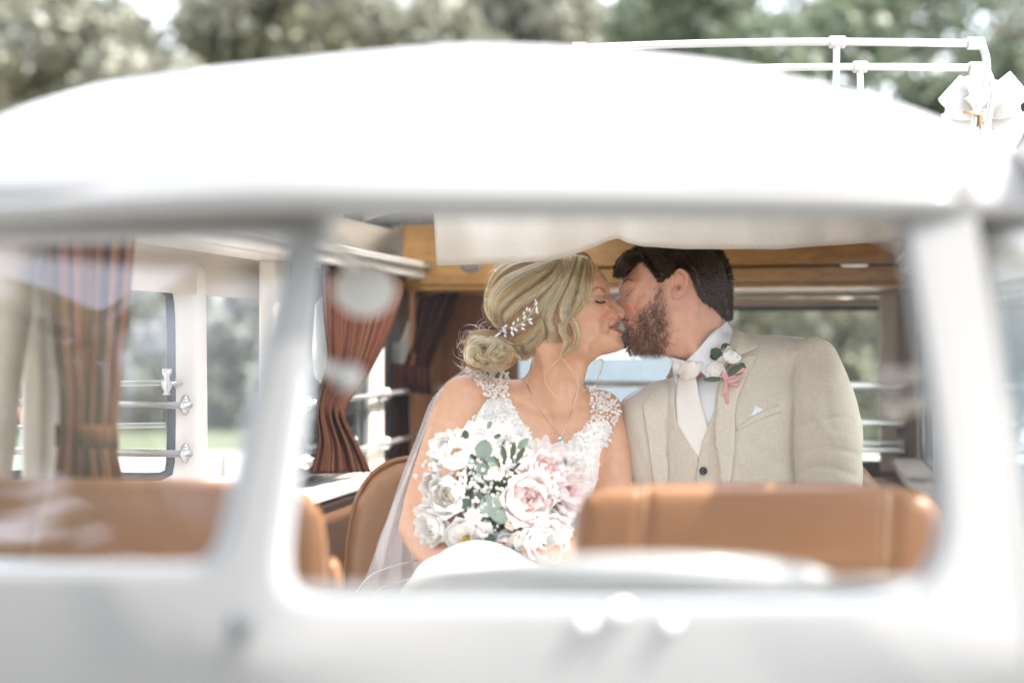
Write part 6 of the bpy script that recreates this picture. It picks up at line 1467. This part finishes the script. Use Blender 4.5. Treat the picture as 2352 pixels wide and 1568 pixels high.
# roof rack
rk = empty('roof_rack', at(2100, 180, 2.95), 'polished metal roof rack with two rails on the white van roof', 'roof rack')
YR = 2.95
def rod(name, pts, r, m='alu', par=None, n=10):
    q = MB(); q.tube([at(*p) for p in spline(pts, max(2, len(pts)*6))], r, n); return q.build(name, M[m], par or rk)
rod('rail', [(1180, 128, 2.85), (1330, 112, 2.88), (1500, 104, 2.92), (1700, 98.5, YR), (1925, 96.5, YR), (2240, 100, YR)], .0078)
rod('rail', [(1560, 163, 3.02), (1760, 156, 3.04), (1974, 154, 3.05), (2240, 156, 3.05)], .0078)
for x0, x1, y, Y in ((1905, 1940, 97, YR), (2222, 2258, 100, YR), (1315, 1345, 112, 2.88), (1960, 1990, 154, 3.05), (2226, 2256, 156, 3.05)): rod('clamp', [(x0, y, Y), (x1, y, Y)], .0125)
rod('upright', [(1922, 97, YR), (1921, 140, YR), (1919, 380, YR)], .0068); rod('upright', [(1974, 154, 3.05), (1976, 200, 3.05), (1976, 400, 3.05)], .0068)
rod('corner_post', [(2254, 100, YR), (2264, 130, YR), (2266, 165, YR), (2258, 205, YR), (2242, 262, YR), (2236, 330, YR)], .0078); rod('corner_post', [(2262, 152, 3.05), (2276, 185, 3.05), (2280, 220, 3.05), (2270, 275, 3.05), (2264, 340, 3.05)], .0072)
q = MB()
q.grid([[at(x, y, YR+d) for d in (-.02, .02)] for x, y in ((2213, 257), (2236, 260), (2258, 264), (2255, 276), (2251, 290))]); q.build('foot_bracket', mat('orange_reflection_metal', (.52, .30, .18), .35, metal=.6), rk, solid=.006)  # the bracket's orange reflection is put into its metal colour
q = MB(); q.grid([[at(x, y-9, YR), at(x+2, y+9, YR-.02)] for x, y in spline([(2250, 296), (2285, 313), (2320, 340), (2352, 372), (2390, 420)], 16)]); q.build('mounting_strap', M['alu'], rk, solid=.004)
bw = empty('ribbon_bow', at(2262, 262, 3.2), 'large white ribbon bow tied to the end of the roof rack', 'bow')
M['bow'] = mat('white_satin_ribbon', (.60, .59, .57), .5, trans=.35, sheen=.3, var=.02)
for a, L, dy, w0 in ((168, .092, -.05, .034), (138, .098, .06, .036), (108, .095, -.08, .034), (74, .090, .08, .032), (40, .104, -.04, .036), (8, .100, .08, .034), (-28, .098, -.06, .036), (-62, .10, .05, .034), (200, .085, .06, .032), (125, .07, -.25, .03), (20, .072, -.25, .03), (75, .06, -.3, .028)):
    c = np.array(at(2258, 262, 3.2)); d = np.array((math.cos(R(a)), dy*4, math.sin(R(a)))); d /= np.linalg.norm(d); n_ = np.array((.15*math.sin(a), -1, .12)); e = np.cross(d, n_); e /= np.linalg.norm(e); n2 = np.cross(e, d)
    P = []
    for i in range(17):
        t = i/16; s_ = L*(1-abs(2*t-1)**2.2); h = .024*(t-.5)*2*(1-abs(2*t-1)**3)*1.6; w_ = w0*(.35+.65*min(1, s_/L*1.6)); P.append([c+d*s_-n2*h+e*w for w in (-w_, -w_/2, 0, w_/2, w_)])
    q = MB(); q.grid(P); q.build('ribbon_loop', M['bow'], bw)
q = MB(); q.ball(at(2258, 262, 3.17), .016, 10, 7); q.build('knot', M['bow'], bw)

# ------------------------------------------------------------------ beyond the van
def far_person(x, y, dress, hairc, label, h=1.66, skirt=True, arm=True):
    t = empty('person', (x, y, 0), label, 'person', None)
    s = h/1.66
    f = Field(np.arange(x-.45, x+.45, .016), np.arange(y-.3, y+.3, .016), np.arange(0, h+.06, .016))
    def C(pts, k=.02): f.chain([(x+a*s, y+b*s, c*s, r*s) for a, b, c, r in pts], k)
    C([(0, 0, 1.43, .05), (0, -.01, 1.50, .05), (0, -.02, 1.56, .088)], .03); f.ell((x, y-.01, 1.555*s), (.075, .095, .115), .01); f.ell((x, y-.105, 1.545*s), (.014, .022, .022), .01)
    C([(0, 0, 1.36, .085), (0, 0, 1.2, .105), (0, 0, 1.0, .115)], .05); C([(-.15, 0, 1.36, .05), (.15, 0, 1.36, .05)], .05)
    for sg in (-1, 1):
        C([(sg*.19, 0, 1.35, .048), (sg*.23, .02, 1.10, .040), (sg*.17, -.14, .96, .034), (sg*.06, -.2, .95, .028)]); C([(sg*.08, 0, .9, .085), (sg*.085, 0, .48, .055), (sg*.085, .01, .08, .04), (sg*.09, -.08, .035, .035)])
    f.to_mesh('body', M['skin_g'], t, color=lambda V: np.tile(np.array([.56, .34, .25]), (len(V), 1)))
    g = Field(f.xs, f.ys, np.arange(0.1, h, .016)); 
    def C2(pts, k=.03): g.chain([(x+a*s, y+b*s, c*s, r*s) for a, b, c, r in pts], k)
    C2([(-.15, 0, 1.355, .062), (.15, 0, 1.355, .062)]); C2([(0, 0, 1.34, .10), (0, 0, 1.15, .118), (0, 0, .98, .13)] + ([(0, 0, .5, .2), (0, 0, .18, .26)] if skirt else []))
    if not skirt:
        for sg in (-1, 1): C2([(sg*.08, 0, .95, .10), (sg*.085, 0, .48, .075), (sg*.085, .01, .14, .06)])
    for sg in (-1, 1): C2([(sg*.18, 0, 1.35, .060), (sg*.225, .02, 1.12 if not skirt else 1.22, .055)])
    g.to_mesh('clothes', dress, t)
    hf = Field(f.xs, f.ys, np.arange(h-.36, h+.06, .012)); hf.ell((x, y+.018, 1.585*s), (.09, .10, .105), .01); hf.ell((x, y+.05, 1.50*s), (.08, .06, .11), .02); hf.to_mesh('hair', hairc, t)
    return t
M['mint'] = mat('mint_dress_cloth', (.42, .56, .49), .7, var=.12, scale=8); M['pale_shirt'] = mat('pale_shirt_cloth', (.62, .58, .56), .8); M['fair_hair'] = mat('grey_fair_hair', (.30, .27, .23), .6, var=.3, scale=50)
far_person((95-1176)/FPX*11, 11.0, M['mint'], M['fair_hair'], 'person in a pale mint dress standing outside, seen through the side door window')
far_person((908-1176)/FPX*8.2, 8.2, M['pale_shirt'], M['fair_hair'], 'blurred person in a pale shirt outside the left window behind the curtains', 1.72, skirt=False)
gp = empty('posy', ((98-1176)/FPX*10.7, 10.74, .93), 'small pink and white posy held by the person in the mint dress', 'posy')
for k in range(12):
    a = rng.uniform(0, 6.28); q = MB(); q.ball(((98-1176)/FPX*10.7+.1*math.cos(a)*rng.uniform(.2, 1), 10.72+rng.uniform(-.04, .04), .93+.1*math.sin(a)*rng.uniform(.2, 1)), .035, 8, 6); q.build('flower', PM['blush' if k % 3 else 'deep'], gp)
# white car parked behind
cxm, cy0 = (1392-1176)/FPX*9.4, 9.4
car = empty('parked_car', (cxm, cy0+1.9, 0), 'white car parked on the gravel, seen through the rear window between the couple', 'car')
M['carpaint'] = mat('white_car_paint', (.90, .88, .85), .6, spec=.15, var=.01)
def sect(y, hw, top, waist, hw2):
    pts = []
    for a in np.linspace(0, math.pi, 25):
        c, s_ = math.cos(a), math.sin(a)
        if top-waist > .05: w = hw*(1-.0*s_) if s_ < .35 else hw2+(hw-hw2)*max(0, (1-(s_-.35)/.65))**1.5; z = .28+(waist-.28)*min(1, s_/.35) if s_ < .35 else waist+(top-waist)*((s_-.35)/.65)**.8
        else: w = hw; z = .28+(top-.28)*abs(s_)**.35
        pts.append((cxm+w*np.sign(c)*abs(c)**.35, y, z))
    return pts
secs = [(0, .62, .52, .52, .6), (.05, .78, .62, .62, .7), (.25, .86, .76, .76, .7), (.9, .88, .92, .92, .7), (1.1, .88, .98, .95, .7), (1.75, .88, 1.42, .95, .60), (2.4, .88, 1.46, .95, .60), (3.2, .88, 1.42, .95, .58), (3.8, .86, 1.0, .95, .6), (4.1, .80, .85, .85, .6), (4.15, .6, .5, .5, .6)]
q = MB(); P = [sect(cy0+a, *b) for a, *b in secs]; q.grid(P); q.add(P[0], [tuple(range(25))]); q.add(P[-1], [tuple(range(25))]); q.build('car_body', M['carpaint'], car)
q = MB(); q.grid([[(cxm+w*.70*(1-.12*t), cy0+1.10+.62*t-.012, 1.0+.385*t+.012) for w in np.linspace(-1, 1, 9)] for t in np.linspace(0, 1, 5)]); q.build('windscreen', mat('car_glass', (.05, .07, .08), .05, coat=1), car)
for sg in (-1, 1):
    q = MB(); q.ball((cxm+sg*.62, cy0+.10, .66), .12, 12, 8, (1.3, .5, .6)); q.build('headlight', M['crystal'], car)
    for yy in (.85, 3.35):
        q = MB(); q.tube([(cxm+sg*.70, cy0+yy, .32), (cxm+sg*.90, cy0+yy, .32)], .32, 20); wh = q.build('wheel', M['rubber'], car); q = MB(); q.tube([(cxm+sg*.88, cy0+yy, .32), (cxm+sg*.91, cy0+yy, .32)], .2, 16); q.build('rim', M['alu'], wh)
q = MB(); q.box((cxm-.35, cxm+.35, cy0-.015, cy0+.04, .46, .56)); q.build('grille', M['rubber'], car, smooth=False, bevel=.01)

M['render'] = mat('pale_wall_render', (.62, .59, .55), .9, var=.08, scale=3, bump=.3, bscale=30)
wl0 = MB(); wl0.box((-1.80, -.75, 11.6, 11.95, 0, 2.25)); wl0.box((-1.85, -.70, 11.55, 12.0, 2.25, 2.33)); wl0.box((-1.0, -.72, 11.5, 12.05, 2.33, 2.55))
go = wl0.build('garden_wall', M['render'], None, smooth=False, bevel=.02); tag(go, 'pale rendered garden wall outside, seen between the striped curtains', 'wall')
